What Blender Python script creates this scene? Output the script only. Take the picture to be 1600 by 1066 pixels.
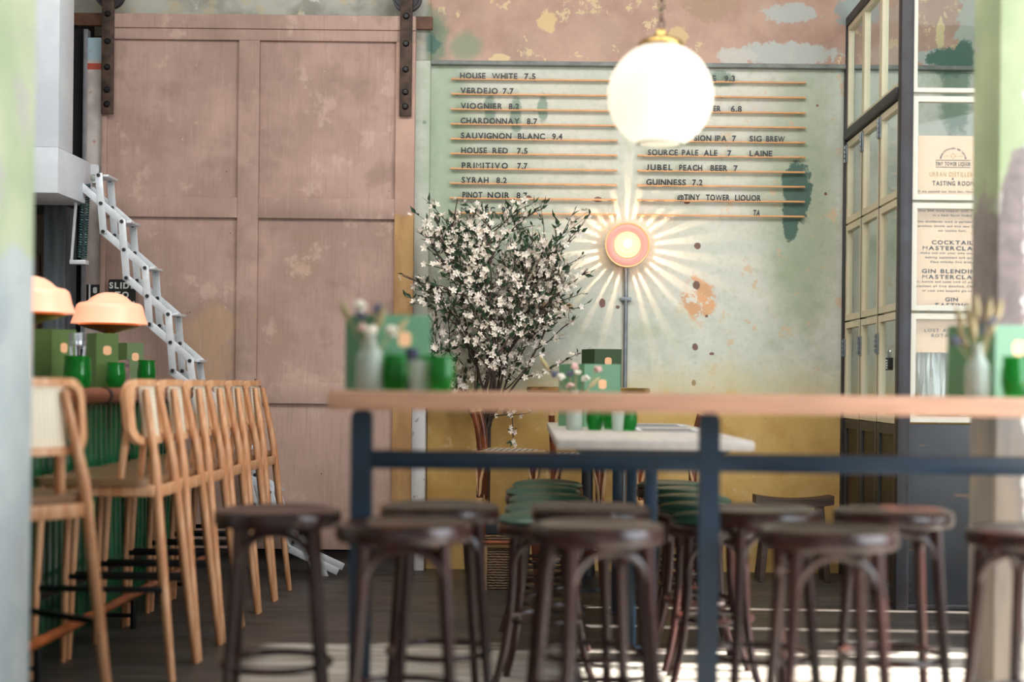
import bpy, bmesh, math, random
from mathutils import Vector, Matrix
from math import sin, cos, pi, radians

for o in list(bpy.data.objects):
    bpy.data.objects.remove(o)
SC = bpy.context.scene
COL = SC.collection
R = random.Random(7)

# ------------------------------------------------------------------ camera
F, VX, VY, TH, H = 2222.2, 859.0, 601.0, 0.011, 1.12
cd = bpy.data.cameras.new('camera')
cam = bpy.data.objects.new('camera', cd)
COL.objects.link(cam)
cam.matrix_world = Matrix.Translation((0, 0, H)) @ Matrix.Rotation(pi / 2, 4, 'X') @ Matrix.Rotation(TH, 4, 'Z')
cd.sensor_width = 36
cd.lens = 50
cd.shift_x = -(VX - 800) / 1600
cd.shift_y = (VY - 533) / 1600
cd.dof.use_dof = True
cd.dof.focus_distance = 8.3
cd.dof.aperture_fstop = 1.15
cd.clip_start = 0.05
SC.camera = cam

# ------------------------------------------------------------------ light
SC.view_settings.view_transform = 'Standard'
SC.view_settings.look = 'None'
SC.view_settings.exposure = 0.0
SC.view_settings.gamma = 1.0
SC.view_settings.use_curve_mapping = False
W = bpy.data.worlds.new('sky')
SC.world = W
W.use_nodes = True
bg = W.node_tree.nodes['Background']
bg.inputs[0].default_value = (0.86, 0.93, 1.0, 1)
bg.inputs[1].default_value = 0.2
W.cycles.sampling_method = 'NONE'


def lamp(name, kind, loc, target, energy, color=(1, 1, 1), size=None, size_y=None, radius=None, angle=None, parent=None):
    d = bpy.data.lights.new(name, kind)
    d.energy = energy
    d.color = color
    if kind == 'AREA':
        d.shape = 'RECTANGLE'
        d.size = size
        d.size_y = size_y
    if radius is not None:
        d.shadow_soft_size = radius
    if angle is not None:
        d.angle = angle
    o = bpy.data.objects.new(name, d)
    COL.objects.link(o)
    o.location = loc
    if target is not None:
        o.rotation_euler = (Vector(target) - Vector(loc)).to_track_quat('-Z', 'Y').to_euler()
    if parent:
        o.parent = parent
    return o


lamp('sunlight', 'SUN', (8, 6.5, 6), (8 - 1, 6.5 + 0.03, 6 - 0.81), 34.0, (1.0, 0.93, 0.84), angle=radians(0.5))
lamp('shopfront_daylight', 'AREA', (0.2, -2.6, 2.1), (0.0, 8.0, 1.7), 46, (1.0, 0.97, 0.93), 6.0, 3.6)
lamp('ceiling_fill', 'AREA', (0.1, 5.6, 4.2), (0.1, 8.0, 0.4), 248, (1.0, 0.985, 0.96), 6.2, 2.2)  # added fill under the closed ceiling, aimed at the back wall
lamp('side_window_daylight', 'AREA', (3.05, 3.2, 1.9), (0.0, 5.0, 1.2), 230, (0.86, 0.93, 1.0), 3.0, 2.6)


# ------------------------------------------------------------------ helpers
def P(px, py, Y):
    s = F / Y
    dx, dy = px - VX, VY - py
    return ((dx * cos(TH) - dy * sin(TH)) / s, H + (dx * sin(TH) + dy * cos(TH)) / s)


def PX(px, py, Y):
    return P(px, py, Y)[0]


def PZ(px, py, Y):
    return P(px, py, Y)[1]


def lin(r, g, b):
    def f(v):
        v /= 255.0
        return v / 12.92 if v <= 0.04045 else ((v + 0.055) / 1.055) ** 2.4
    return (f(r), f(g), f(b))


class MB:
    """collects shapes into one mesh"""
    def __init__(s):
        s.bm = bmesh.new()

    def add(s, verts, faces, M=None):
        vs = [s.bm.verts.new((M @ Vector(v)) if M else v) for v in verts]
        for f in faces:
            try:
                s.bm.faces.new([vs[i] for i in f])
            except ValueError:
                pass
        return s

    def box(s, x0, x1, y0, y1, z0, z1, bev=0.0, M=None):
        t = bmesh.new()
        bmesh.ops.create_cube(t, size=1.0)
        for v in t.verts:
            v.co = Vector(((x0 + x1) / 2 + v.co.x * (x1 - x0), (y0 + y1) / 2 + v.co.y * (y1 - y0), (z0 + z1) / 2 + v.co.z * (z1 - z0)))
        if bev > 0:
            bmesh.ops.bevel(t, geom=list(t.edges), offset=bev, segments=2, profile=0.5, affect='EDGES')
        t.verts.index_update()
        s.add([v.co.copy() for v in t.verts], [[v.index for v in f.verts] for f in t.faces], M)
        t.free()
        return s

    def bar(s, a, b, w, h, up=(0, 0, 1), bev=0.0, ext=0.0):
        """box from a to b, width w (across), height h (along up)"""
        a, b = Vector(a), Vector(b)
        d = (b - a)
        L = d.length
        x = d.normalized()
        u = Vector(up)
        y = u.cross(x).normalized()
        z = x.cross(y)
        M = Matrix((x, y, z)).transposed().to_4x4()
        M.translation = (a + b) / 2
        return s.box(-L / 2 - ext, L / 2 + ext, -w / 2, w / 2, -h / 2, h / 2, bev, M)

    def tube(s, pts, r, n=10, closed=False, M=None, flat=1.0):
        pts = [Vector(p) for p in pts]
        m = len(pts)
        rs = r if isinstance(r, (list, tuple)) else [r] * m
        rings = []
        prev = None
        for i in range(m):
            if closed:
                t = (pts[(i + 1) % m] - pts[i - 1]).normalized()
            else:
                t = (pts[min(i + 1, m - 1)] - pts[max(i - 1, 0)]).normalized()
            if prev is None:
                ref = Vector((0, 0, 1)) if abs(t.z) < 0.9 else Vector((0, 1, 0))
                nrm = (ref - t * ref.dot(t)).normalized()
            else:
                nrm = (prev - t * prev.dot(t)).normalized()
            prev = nrm
            bn = t.cross(nrm)
            rings.append([pts[i] + nrm * (cos(2 * pi * k / n) * rs[i] * flat) + bn * (sin(2 * pi * k / n) * rs[i]) for k in range(n)])
        vs = [v for rg in rings for v in rg]
        fs = []
        for i in range(m if closed else m - 1):
            a, b = i * n, ((i + 1) % m) * n
            for k in range(n):
                k2 = (k + 1) % n
                fs.append((a + k, a + k2, b + k2, b + k))
        if not closed:
            fs.append(tuple(reversed(range(n))))
            fs.append(tuple(range((m - 1) * n, m * n)))
        return s.add(vs, fs, M)

    def lathe(s, prof, n=32, M=None, close=False):
        vs, fs, idx = [], [], []
        for (r, z) in prof:
            if r < 1e-6:
                idx.append([len(vs)])
                vs.append((0, 0, z))
            else:
                idx.append(list(range(len(vs), len(vs) + n)))
                vs += [(r * cos(2 * pi * k / n), r * sin(2 * pi * k / n), z) for k in range(n)]
        pairs = list(zip(idx, idx[1:]))
        if close:
            pairs.append((idx[-1], idx[0]))
        for a, b in pairs:
            for k in range(n):
                k2 = (k + 1) % n
                if len(a) == 1 and len(b) == 1:
                    continue
                if len(a) == 1:
                    fs.append((a[0], b[k2], b[k]))
                elif len(b) == 1:
                    fs.append((a[k], a[k2], b[0]))
                else:
                    fs.append((a[k], a[k2], b[k2], b[k]))
        return s.add(vs, fs, M)

    def prism(s, outline, d, M=None):
        """outline in XZ, extruded along +Y by d"""
        n = len(outline)
        vs = [(x, 0, z) for x, z in outline] + [(x, d, z) for x, z in outline]
        fs = [tuple(range(n)), tuple(reversed(range(n, 2 * n)))]
        for i in range(n):
            j = (i + 1) % n
            fs.append((i, i + n, j + n, j))
        return s.add(vs, fs, M)

    def ringplate(s, outer, inner, d, M=None):
        n = len(outer)
        vs = [(x, 0, z) for x, z in outer] + [(x, 0, z) for x, z in inner] + [(x, d, z) for x, z in outer] + [(x, d, z) for x, z in inner]
        fs = []
        for i in range(n):
            j = (i + 1) % n
            fs += [(i, j, n + j, n + i), (2 * n + j, 2 * n + i, 3 * n + i, 3 * n + j), (i, 2 * n + i, 2 * n + j, j), (n + i, n + j, 3 * n + j, 3 * n + i)]
        return s.add(vs, fs, M)

    def ball(s, c, r, sub=2, scale=(1, 1, 1)):
        t = bmesh.new()
        bmesh.ops.create_icosphere(t, subdivisions=sub, radius=1)
        t.verts.index_update()
        s.add([(c[0] + v.co.x * r * scale[0], c[1] + v.co.y * r * scale[1], c[2] + v.co.z * r * scale[2]) for v in t.verts],
              [[v.index for v in f.verts] for f in t.faces])
        t.free()
        return s

    def build(s, name, mat, parent=None, loc=(0, 0, 0), rot=None, smooth=True, norm=True):
        me = bpy.data.meshes.new(name)
        if norm:
            bmesh.ops.recalc_face_normals(s.bm, faces=list(s.bm.faces))
        s.bm.to_mesh(me)
        s.bm.free()
        for m in (mat if isinstance(mat, (list, tuple)) else [mat]):
            me.materials.append(m)
        if smooth and len(me.polygons):
            me.polygons.foreach_set('use_smooth', [True] * len(me.polygons))
            me.set_sharp_from_angle(angle=radians(38))
        o = bpy.data.objects.new(name, me)
        COL.objects.link(o)
        o.location = loc
        if rot:
            o.rotation_euler = rot
        if parent:
            o.parent = parent
        return o


def tag(o, label=None, cat=None, group=None, kind=None):
    if label:
        o['label'] = label
    if cat:
        o['category'] = cat
    if group:
        o['group'] = group
    if kind:
        o['kind'] = kind
    return o


def thing(name, label, cat, loc=(0, 0, 0), rz=0.0, group=None, kind=None):
    o = bpy.data.objects.new(name, None)
    COL.objects.link(o)
    o.empty_display_size = 0.1
    o.location = loc
    o.rotation_euler = (0, 0, rz)
    return tag(o, label, cat, group, kind)


def kids(o):
    return [c for c in bpy.data.objects if c.parent == o]


def dup(root, loc, rz=0.0, label=None):
    r = root.copy()
    COL.objects.link(r)
    r.location = loc
    r.rotation_euler = (0, 0, rz)
    if label:
        r['label'] = label

    def rec(src, dst):
        for ch in kids(src):
            if ch == dst:
                continue
            c = ch.copy()
            COL.objects.link(c)
            c.parent = dst
            rec(ch, c)
    rec(root, r)
    return r


def arc(c, r, a0, a1, n, z=0.0):
    return [(c[0] + r * cos(a0 + (a1 - a0) * i / (n - 1)), c[1] + r * sin(a0 + (a1 - a0) * i / (n - 1)), z) for i in range(n)]


def rrect(x0, x1, z0, z1, r, n=6):
    o = []
    for cx, cz, a in ((x1 - r, z1 - r, 0), (x0 + r, z1 - r, pi / 2), (x0 + r, z0 + r, pi), (x1 - r, z0 + r, 1.5 * pi)):
        for i in range(n + 1):
            t = a + pi / 2 * i / n
            o.append((cx + r * cos(t), cz + r * sin(t)))
    return o


# ------------------------------------------------------------------ materials
class NT:
    def __init__(s, name):
        s.m = bpy.data.materials.new(name)
        s.m.use_nodes = True
        s.t = s.m.node_tree
        s.bsdf = s.t.nodes['Principled BSDF']
        s.out = s.t.nodes['Material Output']
        tc = s.t.nodes.new('ShaderNodeTexCoord')
        s.obj = tc.outputs['Object']
        sp = s.t.nodes.new('ShaderNodeSeparateXYZ')
        s.l(s.obj, sp.inputs[0])
        s.x, s.y, s.z = sp.outputs

    def l(s, a, b):
        s.t.links.new(a, b)

    def put(s, v, sock):
        if isinstance(v, (int, float)):
            sock.default_value = v
        elif isinstance(v, tuple):
            sock.default_value = v if len(v) == 4 or len(sock.default_value) == 3 else (*v, 1)
        else:
            s.l(v, sock)

    def math(s, op, a, b=0.0, c=None, clamp=False):
        n = s.t.nodes.new('ShaderNodeMath')
        n.operation = op
        n.use_clamp = clamp
        s.put(a, n.inputs[0])
        s.put(b, n.inputs[1])
        if c is not None:
            s.put(c, n.inputs[2])
        return n.outputs[0]

    def noise(s, scale, detail=4, rough=0.55, stretch=None, off=(0, 0, 0), dist=0.0):
        mp = s.t.nodes.new('ShaderNodeMapping')
        s.l(s.obj, mp.inputs[0])
        mp.inputs['Scale'].default_value = stretch or (1, 1, 1)
        mp.inputs['Location'].default_value = off
        n = s.t.nodes.new('ShaderNodeTexNoise')
        s.l(mp.outputs[0], n.inputs['Vector'])
        n.inputs['Scale'].default_value = scale
        n.inputs['Detail'].default_value = detail
        n.inputs['Roughness'].default_value = rough
        n.inputs['Distortion'].default_value = dist
        return n.outputs['Fac']

    def step(s, v, lo, hi, a=0.0, b=1.0):
        n = s.t.nodes.new('ShaderNodeMapRange')
        n.interpolation_type = 'SMOOTHSTEP'
        s.put(v, n.inputs['Value'])
        n.inputs['From Min'].default_value = lo
        n.inputs['From Max'].default_value = hi
        n.inputs['To Min'].default_value = a
        n.inputs['To Max'].default_value = b
        return n.outputs[0]

    def mix(s, f, a, b):
        n = s.t.nodes.new('ShaderNodeMix')
        n.data_type = 'RGBA'
        s.put(f, n.inputs[0])
        s.put(a, n.inputs[6])
        s.put(b, n.inputs[7])
        return n.outputs[2]

    def blob(s, cx, cz, rx, rz, nz, k=0.9, edge=0.12):
        dx = s.math('DIVIDE', s.math('SUBTRACT', s.x, cx), rx)
        dz = s.math('DIVIDE', s.math('SUBTRACT', s.z, cz), rz)
        d = s.math('SQRT', s.math('ADD', s.math('MULTIPLY', dx, dx), s.math('MULTIPLY', dz, dz)))
        d = s.math('ADD', d, s.math('MULTIPLY', s.math('SUBTRACT', nz, 0.5), k))
        return s.step(d, 1 - edge, 1 + edge, 1, 0)

    def bump(s, hgt, strength=0.3, dist=0.01):
        n = s.t.nodes.new('ShaderNodeBump')
        n.inputs['Strength'].default_value = strength
        n.inputs['Distance'].default_value = dist
        s.l(hgt, n.inputs['Height'])
        s.l(n.outputs[0], s.bsdf.inputs['Normal'])

    def done(s, color=None, rough=0.6, metal=0.0, **kw):
        if color is not None:
            s.put(color, s.bsdf.inputs['Base Color'])
        s.put(rough, s.bsdf.inputs['Roughness'])
        s.put(metal, s.bsdf.inputs['Metallic'])
        for k, v in kw.items():
            s.put(v, s.bsdf.inputs[k])
        return s.m


def plain(name, rgb, rough=0.5, metal=0.0, var=0.25, scale=14.0, stretch=None, bump=0.0, dark=None, **kw):
    n = NT(name)
    c = lin(*rgb)
    nz = n.noise(scale, 5, stretch=stretch)
    d = lin(*dark) if dark else tuple(v * (1 - var) for v in c)
    col = n.mix(n.step(nz, 0.3, 0.7), c, d)
    if bump:
        n.bump(nz, bump, 0.004)
    return n.done(col, rough, metal, **kw)


M = {}
M['bent_wood'] = plain('dark bentwood', (62, 32, 27), 0.26, var=0.5, scale=9, stretch=(1, 1, .2), dark=(34, 19, 19))
M['green_vinyl'] = plain('green vinyl', (46, 80, 64), 0.33, var=0.3, scale=7)
M['blue_steel'] = plain('blue painted steel', (12, 46, 68), 0.42, var=0.35, scale=9)
M['table_oak'] = plain('pinkish oak', (204, 156, 128), 0.45, var=0.22, scale=7, stretch=(.5, 6, 6))
M['pale_top'] = plain('pale scrubbed timber', (188, 180, 172), 0.45, var=0.15, scale=6, stretch=(6, .5, 6))
M['chair_wood'] = plain('light beech', (222, 174, 134), 0.42, var=0.2, scale=8, stretch=(5, 5, .6), dark=(190, 128, 84))
M['black_metal'] = plain('black metal', (22, 23, 26), 0.4, 0.3, var=0.3)
M['brass'] = plain('brass', (196, 158, 92), 0.25, 0.9, var=0.2)
M['alu'] = plain('aluminium', (222, 228, 234), 0.38, 0.3, var=0.12, scale=20)
M['spring'] = plain('green steel spring', (72, 104, 104), 0.4, 0.5)
M['dark_steel'] = plain('dark steel', (38, 31, 33), 0.5, 0.1, var=0.45, scale=6, dark=(46, 48, 54))
M['cream'] = plain('cream painted timber', (216, 206, 178), 0.5, var=0.06)
M['offwhite'] = plain('white painted timber', (204, 200, 186), 0.5, var=0.05)
M['rust_iron'] = plain('rusty iron', (92, 70, 58), 0.7, 0.2, var=0.5, scale=16, bump=0.3, dark=(50, 38, 34))
M['track_wood'] = plain('track timber', (120, 84, 66), 0.7, var=0.5, scale=9, bump=0.2)
M['white_pvc'] = plain('white plastic', (236, 240, 244), 0.35, var=0.03)
M['letter'] = plain('black acrylic', (26, 30, 34), 0.4, var=0.1)
M['rail'] = plain('copper wood rail', (232, 176, 124), 0.4, var=0.12, scale=20)
M['conduit'] = plain('galvanised conduit', (138, 146, 152), 0.35, 0.6, var=0.25, scale=18)
M['bamboo'] = None
M['cane_pale'] = plain('pale rattan', (214, 172, 124), 0.5, var=0.25, scale=20)
M['bark'] = plain('dark bark', (72, 54, 48), 0.8, var=0.4, scale=20)
M['leaf'] = plain('leaf green', (56, 84, 56), 0.45, var=0.4, scale=9)
M['petal'] = plain('petal', (250, 238, 224), 0.6, var=0.08, scale=4)
M['menu_green'] = plain('menu card green', (92, 140, 104), 0.4, var=0.1)
M['menu_olive'] = plain('menu card olive', (84, 112, 56), 0.45, var=0.1)
M['emblem'] = plain('peach emblem', (240, 186, 140), 0.5, var=0.05)
M['dark_bench'] = plain('dark elm', (78, 58, 48), 0.6, var=0.4, scale=9, stretch=(.5, 5, 5), bump=.2)
M['black'] = plain('matt black', (14, 14, 15), 0.7, var=0.2)
M['sign'] = plain('black sign', (24, 26, 30), 0.5, var=0.1)
M['sign_white'] = plain('sign lettering', (226, 228, 228), 0.5, var=0.04)
M['rail_brown'] = plain('brown varnished bar rail', (128, 66, 36), 0.28, var=0.45, scale=6, stretch=(3, .6, 3))
M['bar_top'] = plain('dark bar top', (84, 52, 36), 0.3, var=0.3)
M['silver'] = plain('cutlery steel', (190, 192, 196), 0.2, 0.9, var=0.1)
M['photo'] = plain('printed card', (150, 120, 110), 0.4, var=0.6, scale=30, dark=(70, 60, 70))
M['dried'] = plain('dried grass', (176, 160, 116), 0.7, var=0.3)
M['bloom_white'] = plain('cream bloom', (236, 230, 214), 0.7, var=0.1)
M['bloom_pink'] = plain('pink bloom', (226, 186, 178), 0.7, var=0.15)
M['thistle'] = plain('blue thistle', (96, 98, 120), 0.7, var=0.3)
M['placemat'] = plain('grey card', (92, 92, 96), 0.5, var=0.1)
M['paper_white'] = plain('white paper', (226, 230, 232), 0.5, var=0.04)
M['brown_door'] = plain('brown panelled door', (84, 56, 44), 0.5, var=0.4, scale=5, stretch=(5, 5, .5))
M['steel_jamb'] = plain('grey steel jamb', (92, 98, 106), 0.45, 0.3, var=0.5, scale=5, stretch=(6, 6, .6))
M['ink'] = plain('dark ink', (40, 34, 32), 0.6, var=0.1)
M['gold_ink'] = plain('gold ink', (186, 148, 84), 0.5, var=0.1)
M['kraft'] = plain('kraft poster paper', (222, 188, 158), 0.6, var=0.08, scale=5)

n = NT('bamboo cane')
nz = n.noise(6, 4, stretch=(1, 1, .6))
M['bamboo'] = n.done(n.mix(n.step(nz, .35, .65), lin(150, 78, 38), lin(72, 32, 18)), 0.25)

# plaster: back wall
n = NT('aged painted plaster')
n1, n2, n3 = n.noise(1.3, 6, .6), n.noise(3.2, 7, .62, off=(3, 1, 5)), n.noise(9, 7, .65, off=(1, 4, 2))
n4 = n.noise(1.9, 8, .6, off=(7, 2, 9), dist=.6)
nb = n.noise(4.0, 8, .7, off=(2, 6, 1))
nh = n.noise(15.0, 7, .7, off=(5, 1, 8))
mint = n.mix(n.step(n1, .38, .62), lin(218, 219, 208), lin(203, 209, 196))
mint = n.mix(n.math('MULTIPLY', n.step(n2, .50, .72), .5), mint, lin(164, 178, 150))
mint = n.mix(n.math('MULTIPLY', n.step(n4, .58, .70), .5), mint, lin(206, 204, 198))
n5 = n.noise(24, 8, .7, off=(9, 3, 4))
mint = n.mix(n.math('MULTIPLY', n.step(n5, .48, .72), .45), mint, lin(172, 184, 162))
mint = n.mix(n.math('MULTIPLY', n.step(n5, .28, .44, 1, 0), .4), mint, lin(230, 230, 222))
# green stains at left and along the right side
lf = n.blob(PX(700, 200, 8.58), PZ(700, 200, 8.58), .13, .85, nb, 1.2, .45)
mint = n.mix(n.math('MULTIPLY', lf, .6), mint, lin(140, 166, 136))
lf = n.blob(PX(760, 350, 8.58), PZ(760, 350, 8.58), .35, .6, nb, 1.4, .6)
mint = n.mix(n.math('MULTIPLY', lf, .35), mint, lin(150, 172, 142))
lf = n.blob(PX(1250, 330, 8.58), PZ(1250, 330, 8.58), .22, .75, nb, 1.6, .6)
mint = n.mix(n.math('MULTIPLY', lf, .6), mint, lin(140, 160, 128))
# peach flakes where the paint came off, right of the lamp
fl = n.noise(7.5, 8, .72, off=(5, 5, 5))
fm = n.math('MULTIPLY', n.step(fl, .585, .63), n.step(n.x, .45, 1.2))
mint = n.mix(n.math('MULTIPLY', fm, .7), mint, lin(216, 184, 148))
fb = n.math('MULTIPLY', n.blob(PX(1092, 470, 8.58), PZ(1092, 470, 8.58), .10, .13, nh, 1.9, .2), n.step(fl, .45, .5))
mint = n.mix(fb, mint, lin(214, 168, 128))
fb = n.blob(PX(868, 478, 8.58), PZ(868, 478, 8.58), .11, .03, nh, 1.2, .1)
mint = n.mix(fb, mint, lin(206, 164, 120))
for (a, b, rx, rz) in ((1243, 300, .085, .20), (1236, 345, .05, .12)):
    mint = n.mix(n.blob(PX(a, b, 8.58), PZ(a, b, 8.58), rx, rz, nh, 1.5, .1), mint, lin(84, 112, 102))
for (a, b, rx, rz) in ((765, 170, .035, .09), (806, 178, .035, .12), (848, 170, .03, .09), (1118, 124, .11, .05), (1493, 150, .09, .26), (1478, 95, .10, .10), (665, 195, 0.01, .01)):
    mint = n.mix(n.math('MULTIPLY', n.blob(PX(a, b, 8.58), PZ(a, b, 8.58), rx, rz, nh, 1.6, .25), .75), mint, lin(112, 142, 124))
for (a, b, rx, rz) in ((934, 312, .03, .016), (1090, 384, .02, .02), (1088, 446, .022, .026), (941, 474, .02, .03), (826, 309, .018, .014), (1086, 542, .018, .022), (1084, 598, .014, .02), (1073, 316, .018, .012), (1277, 165, .008, .008), (1290, 303, .01, .01), (1104, 494, .01, .008), (1160, 700, .015, .02), (1112, 553, .016, .01), (965, 480, .012, .01)):
    mint = n.mix(n.blob(PX(a, b, 8.58), PZ(a, b, 8.58), rx, rz, nh, 1.2, .1), mint, lin(126, 98, 90))
# ochre dado
zz = n.math('ADD', n.z, n.math('MULTIPLY', n.math('SUBTRACT', n2, .5), .45))
zz = n.math('ADD', zz, n.math('MULTIPLY', n.math('SUBTRACT', n3, .5), .2))
och = n.mix(n.step(n2, .35, .65), lin(208, 172, 106), lin(188, 148, 82))
och = n.mix(n.math('MULTIPLY', n.step(n3, .6, .66), .5), och, lin(206, 188, 148))
col = n.mix(n.step(zz, .98, 1.10), och, mint)
zf = n.step(zz, 1.02, 1.36, .55, 0)
col = n.mix(n.math('MULTIPLY', zf, n.step(n.z, .9, 1.0)), col, lin(214, 190, 120))
# pink upper band
pk = n.mix(n.step(n2, .35, .68), lin(196, 164, 148), lin(176, 144, 130))
pk = n.mix(n.math('MULTIPLY', n.step(n4, .50, .66), .5), pk, lin(170, 152, 136))
pk = n.mix(n.math('MULTIPLY', n.step(fl, .585, .60), .8), pk, lin(222, 200, 160))
for (a, b, rx, rz, c3) in ((1225, 85, .33, .07, (188, 196, 194)), (1150, 88, .12, .05, (200, 198, 190)), (1235, 22, .16, .06, (184, 192, 190)), (1340, 20, .14, .09, (150, 166, 168)), (1465, 90, .16, .05, (180, 190, 186)), (1520, 60, .10, .30, (176, 190, 180)), (1110, 10, .15, .09, (176, 148, 126)), (855, 35, .055, .06, (222, 196, 148)), (780, 92, .06, .025, (224, 200, 156)), (1468, 55, .025, .10, (222, 206, 160)), (1058, 58, .06, .06, (218, 190, 144))):
    pk = n.mix(n.math('MULTIPLY', n.blob(PX(a, b, 8.55), PZ(a, b, 8.55), rx, rz, nh, 2.2, .10), .85), pk, lin(*c3))
lf = n.blob(PX(672, 60, 8.55), PZ(672, 60, 8.55), .15, .18, nb, 2.0, .3)
pk = n.mix(n.math('MULTIPLY', lf, .8), pk, lin(112, 138, 116))
lf = n.blob(PX(725, 72, 8.55), PZ(725, 72, 8.55), .10, .09, nb, 1.5, .3)
pk = n.mix(n.math('MULTIPLY', lf, .7), pk, lin(126, 152, 126))
for (a, b, rx, rz) in ((668, 70, .08, .06), (1478, 92, .12, .06), (1505, 90, .07, .1)):
    pk = n.mix(n.blob(PX(a, b, 8.55), PZ(a, b, 8.55), rx, rz, nh, 2.0, .15), pk, lin(88, 118, 108))
col = n.mix(n.step(n.z, 3.045, 3.05), col, pk)
# left stretch above the sliding door: bare grey
gy = n.mix(n.step(n2, .4, .62), lin(186, 186, 176), lin(150, 148, 138))
gy = n.mix(n.step(n4, .52, .56), gy, lin(206, 204, 196))
gy = n.mix(n.math('MULTIPLY', n.step(n3, .56, .60), .5), gy, lin(198, 180, 140))
col = n.mix(n.math('MULTIPLY', n.step(n.x, -.78, -.74, 1, 0), n.step(n.z, 3.04, 3.06)), col, gy)
n.bump(n.math('ADD', n.math('MULTIPLY', n2, .6), n.math('MULTIPLY', n3, .4)), .35, .012)
M['plaster'] = n.done(col, .85)

# plaster: pilaster strip with white board at the foot is separate; same plaster look
# plaster: free-standing columns
n = NT('column plaster')
n1, n2, n3 = n.noise(2.0, 6), n.noise(5, 7, .65, off=(2, 2, 2)), n.noise(12, 6)
c0 = n.mix(n.step(n1, .38, .62), lin(186, 194, 164), lin(160, 177, 142))
c0 = n.mix(n.math('MULTIPLY', n.step(n2, .55, .62), .6), c0, lin(176, 170, 172))
c0 = n.mix(n.step(n2, .67, .70), c0, lin(140, 146, 136))
zz = n.math('ADD', n.z, n.math('MULTIPLY', n.math('SUBTRACT', n1, .5), .35))
low = n.mix(n.step(n1, .4, .6), lin(184, 192, 191), lin(162, 173, 175))
low = n.mix(n.math('MULTIPLY', n.step(n2, .57, .63), .6), low, lin(164, 164, 170))
M['column_left'] = n.done(n.mix(n.step(zz, 1.42, 1.46), low, c0), .85)
n = NT('flaking column plaster')
n1, n2, n3 = n.noise(2.0, 6), n.noise(5, 7, .65, off=(2, 2, 2)), n.noise(4, 6, .6, stretch=(1, 1, .25))
c0 = n.mix(n.step(n1, .38, .62), lin(182, 192, 154), lin(158, 174, 136))
c0 = n.mix(n.math('MULTIPLY', n.step(n2, .56, .62), .6), c0, lin(180, 170, 176))
cc = n.mix(n.step(n2, .35, .7), lin(150, 140, 136), lin(110, 104, 104))
m = n.math('ADD', n.blob(1.60, 1.62, .11, .34, n2, .8, .06), n.blob(1.55, 1.25, .14, .42, n2, .9, .06), clamp=True)
col = n.mix(m, c0, cc)
low = n.mix(n.step(n3, .38, .6), lin(156, 144, 130), lin(122, 118, 116))
zz = n.math('ADD', n.z, n.math('MULTIPLY', n.math('SUBTRACT', n2, .5), .3))
col = n.mix(n.step(zz, 1.18, 1.24), low, col)
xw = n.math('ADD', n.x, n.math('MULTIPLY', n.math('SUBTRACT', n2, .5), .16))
col = n.mix(n.step(xw, 1.59, 1.605), col, lin(216, 214, 208))  # sunlight on the column's right side, painted in as a whitish patch
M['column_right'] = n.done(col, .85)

# pink sliding door
n = NT('faded pink door paint')
n1, n2, n3 = n.noise(1.6, 6, .6), n.noise(4, 7, .65, off=(3, 3, 3)), n.noise(30, 3, .6)
c0 = n.mix(n.step(n1, .35, .66), lin(183, 153, 141), lin(157, 130, 119))
c0 = n.mix(n.math('MULTIPLY', n.step(n2, .52, .68), .5), c0, lin(140, 114, 104))
c0 = n.mix(n.math('MULTIPLY', n.step(n2, .34, .42, 1, 0), .5), c0, lin(204, 176, 162))
lowf = n.step(n.z, .6, 1.6, .35, 0)
c0 = n.mix(lowf, c0, lin(186, 156, 142))
ye = n.math('MULTIPLY', n.step(n1, .57, .66), n.step(n.z, 1.5, 2.1, 1, 0))
c0 = n.mix(n.math('MULTIPLY', ye, .4), c0, lin(196, 160, 116))
gr = n.noise(3.0, 6, .65, stretch=(26, 1, 1.6), off=(2, 2, 7))
c0 = n.mix(n.math('MULTIPLY', n.step(gr, .50, .72), .30), c0, lin(132, 106, 96))
c0 = n.mix(n.math('MULTIPLY', n.step(gr, .28, .42, 1, 0), .25), c0, lin(206, 178, 164))
chip = n.noise(34, 4, .6, off=(6, 1, 3))
c0 = n.mix(n.math('MULTIPLY', n.step(chip, .715, .735), n.step(n2, .48, .56)), c0, lin(66, 48, 44))
chip = n.noise(30, 4, .6, off=(1, 8, 5))
c0 = n.mix(n.math('MULTIPLY', n.math('MULTIPLY', n.step(chip, .715, .735), n.step(n1, .46, .54)), .8), c0, lin(216, 206, 196))
n.bump(n2, .15, .01)
M['door_pink'] = n.done(c0, .75)
# right stile: bare ochre wood below, pink above
n = NT('worn door stile')
n1, n2, n3 = n.noise(2.2, 6, .6), n.noise(6, 6, .6, stretch=(1, 1, .3)), n.noise(30, 3)
c0 = n.mix(n.step(n1, .35, .66), lin(200, 164, 148), lin(176, 142, 128))
c1 = n.mix(n.step(n2, .35, .65), lin(198, 158, 106), lin(164, 122, 80))
zz = n.math('ADD', n.z, n.math('MULTIPLY', n.math('SUBTRACT', n1, .5), .3))
c0 = n.mix(n.step(zz, 2.13, 2.16), c1, c0)
c0 = n.mix(n.math('MULTIPLY', n.step(n3, .72, .76), .8), c0, lin(80, 56, 48))
M['stile'] = n.done(c0, .7)

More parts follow.
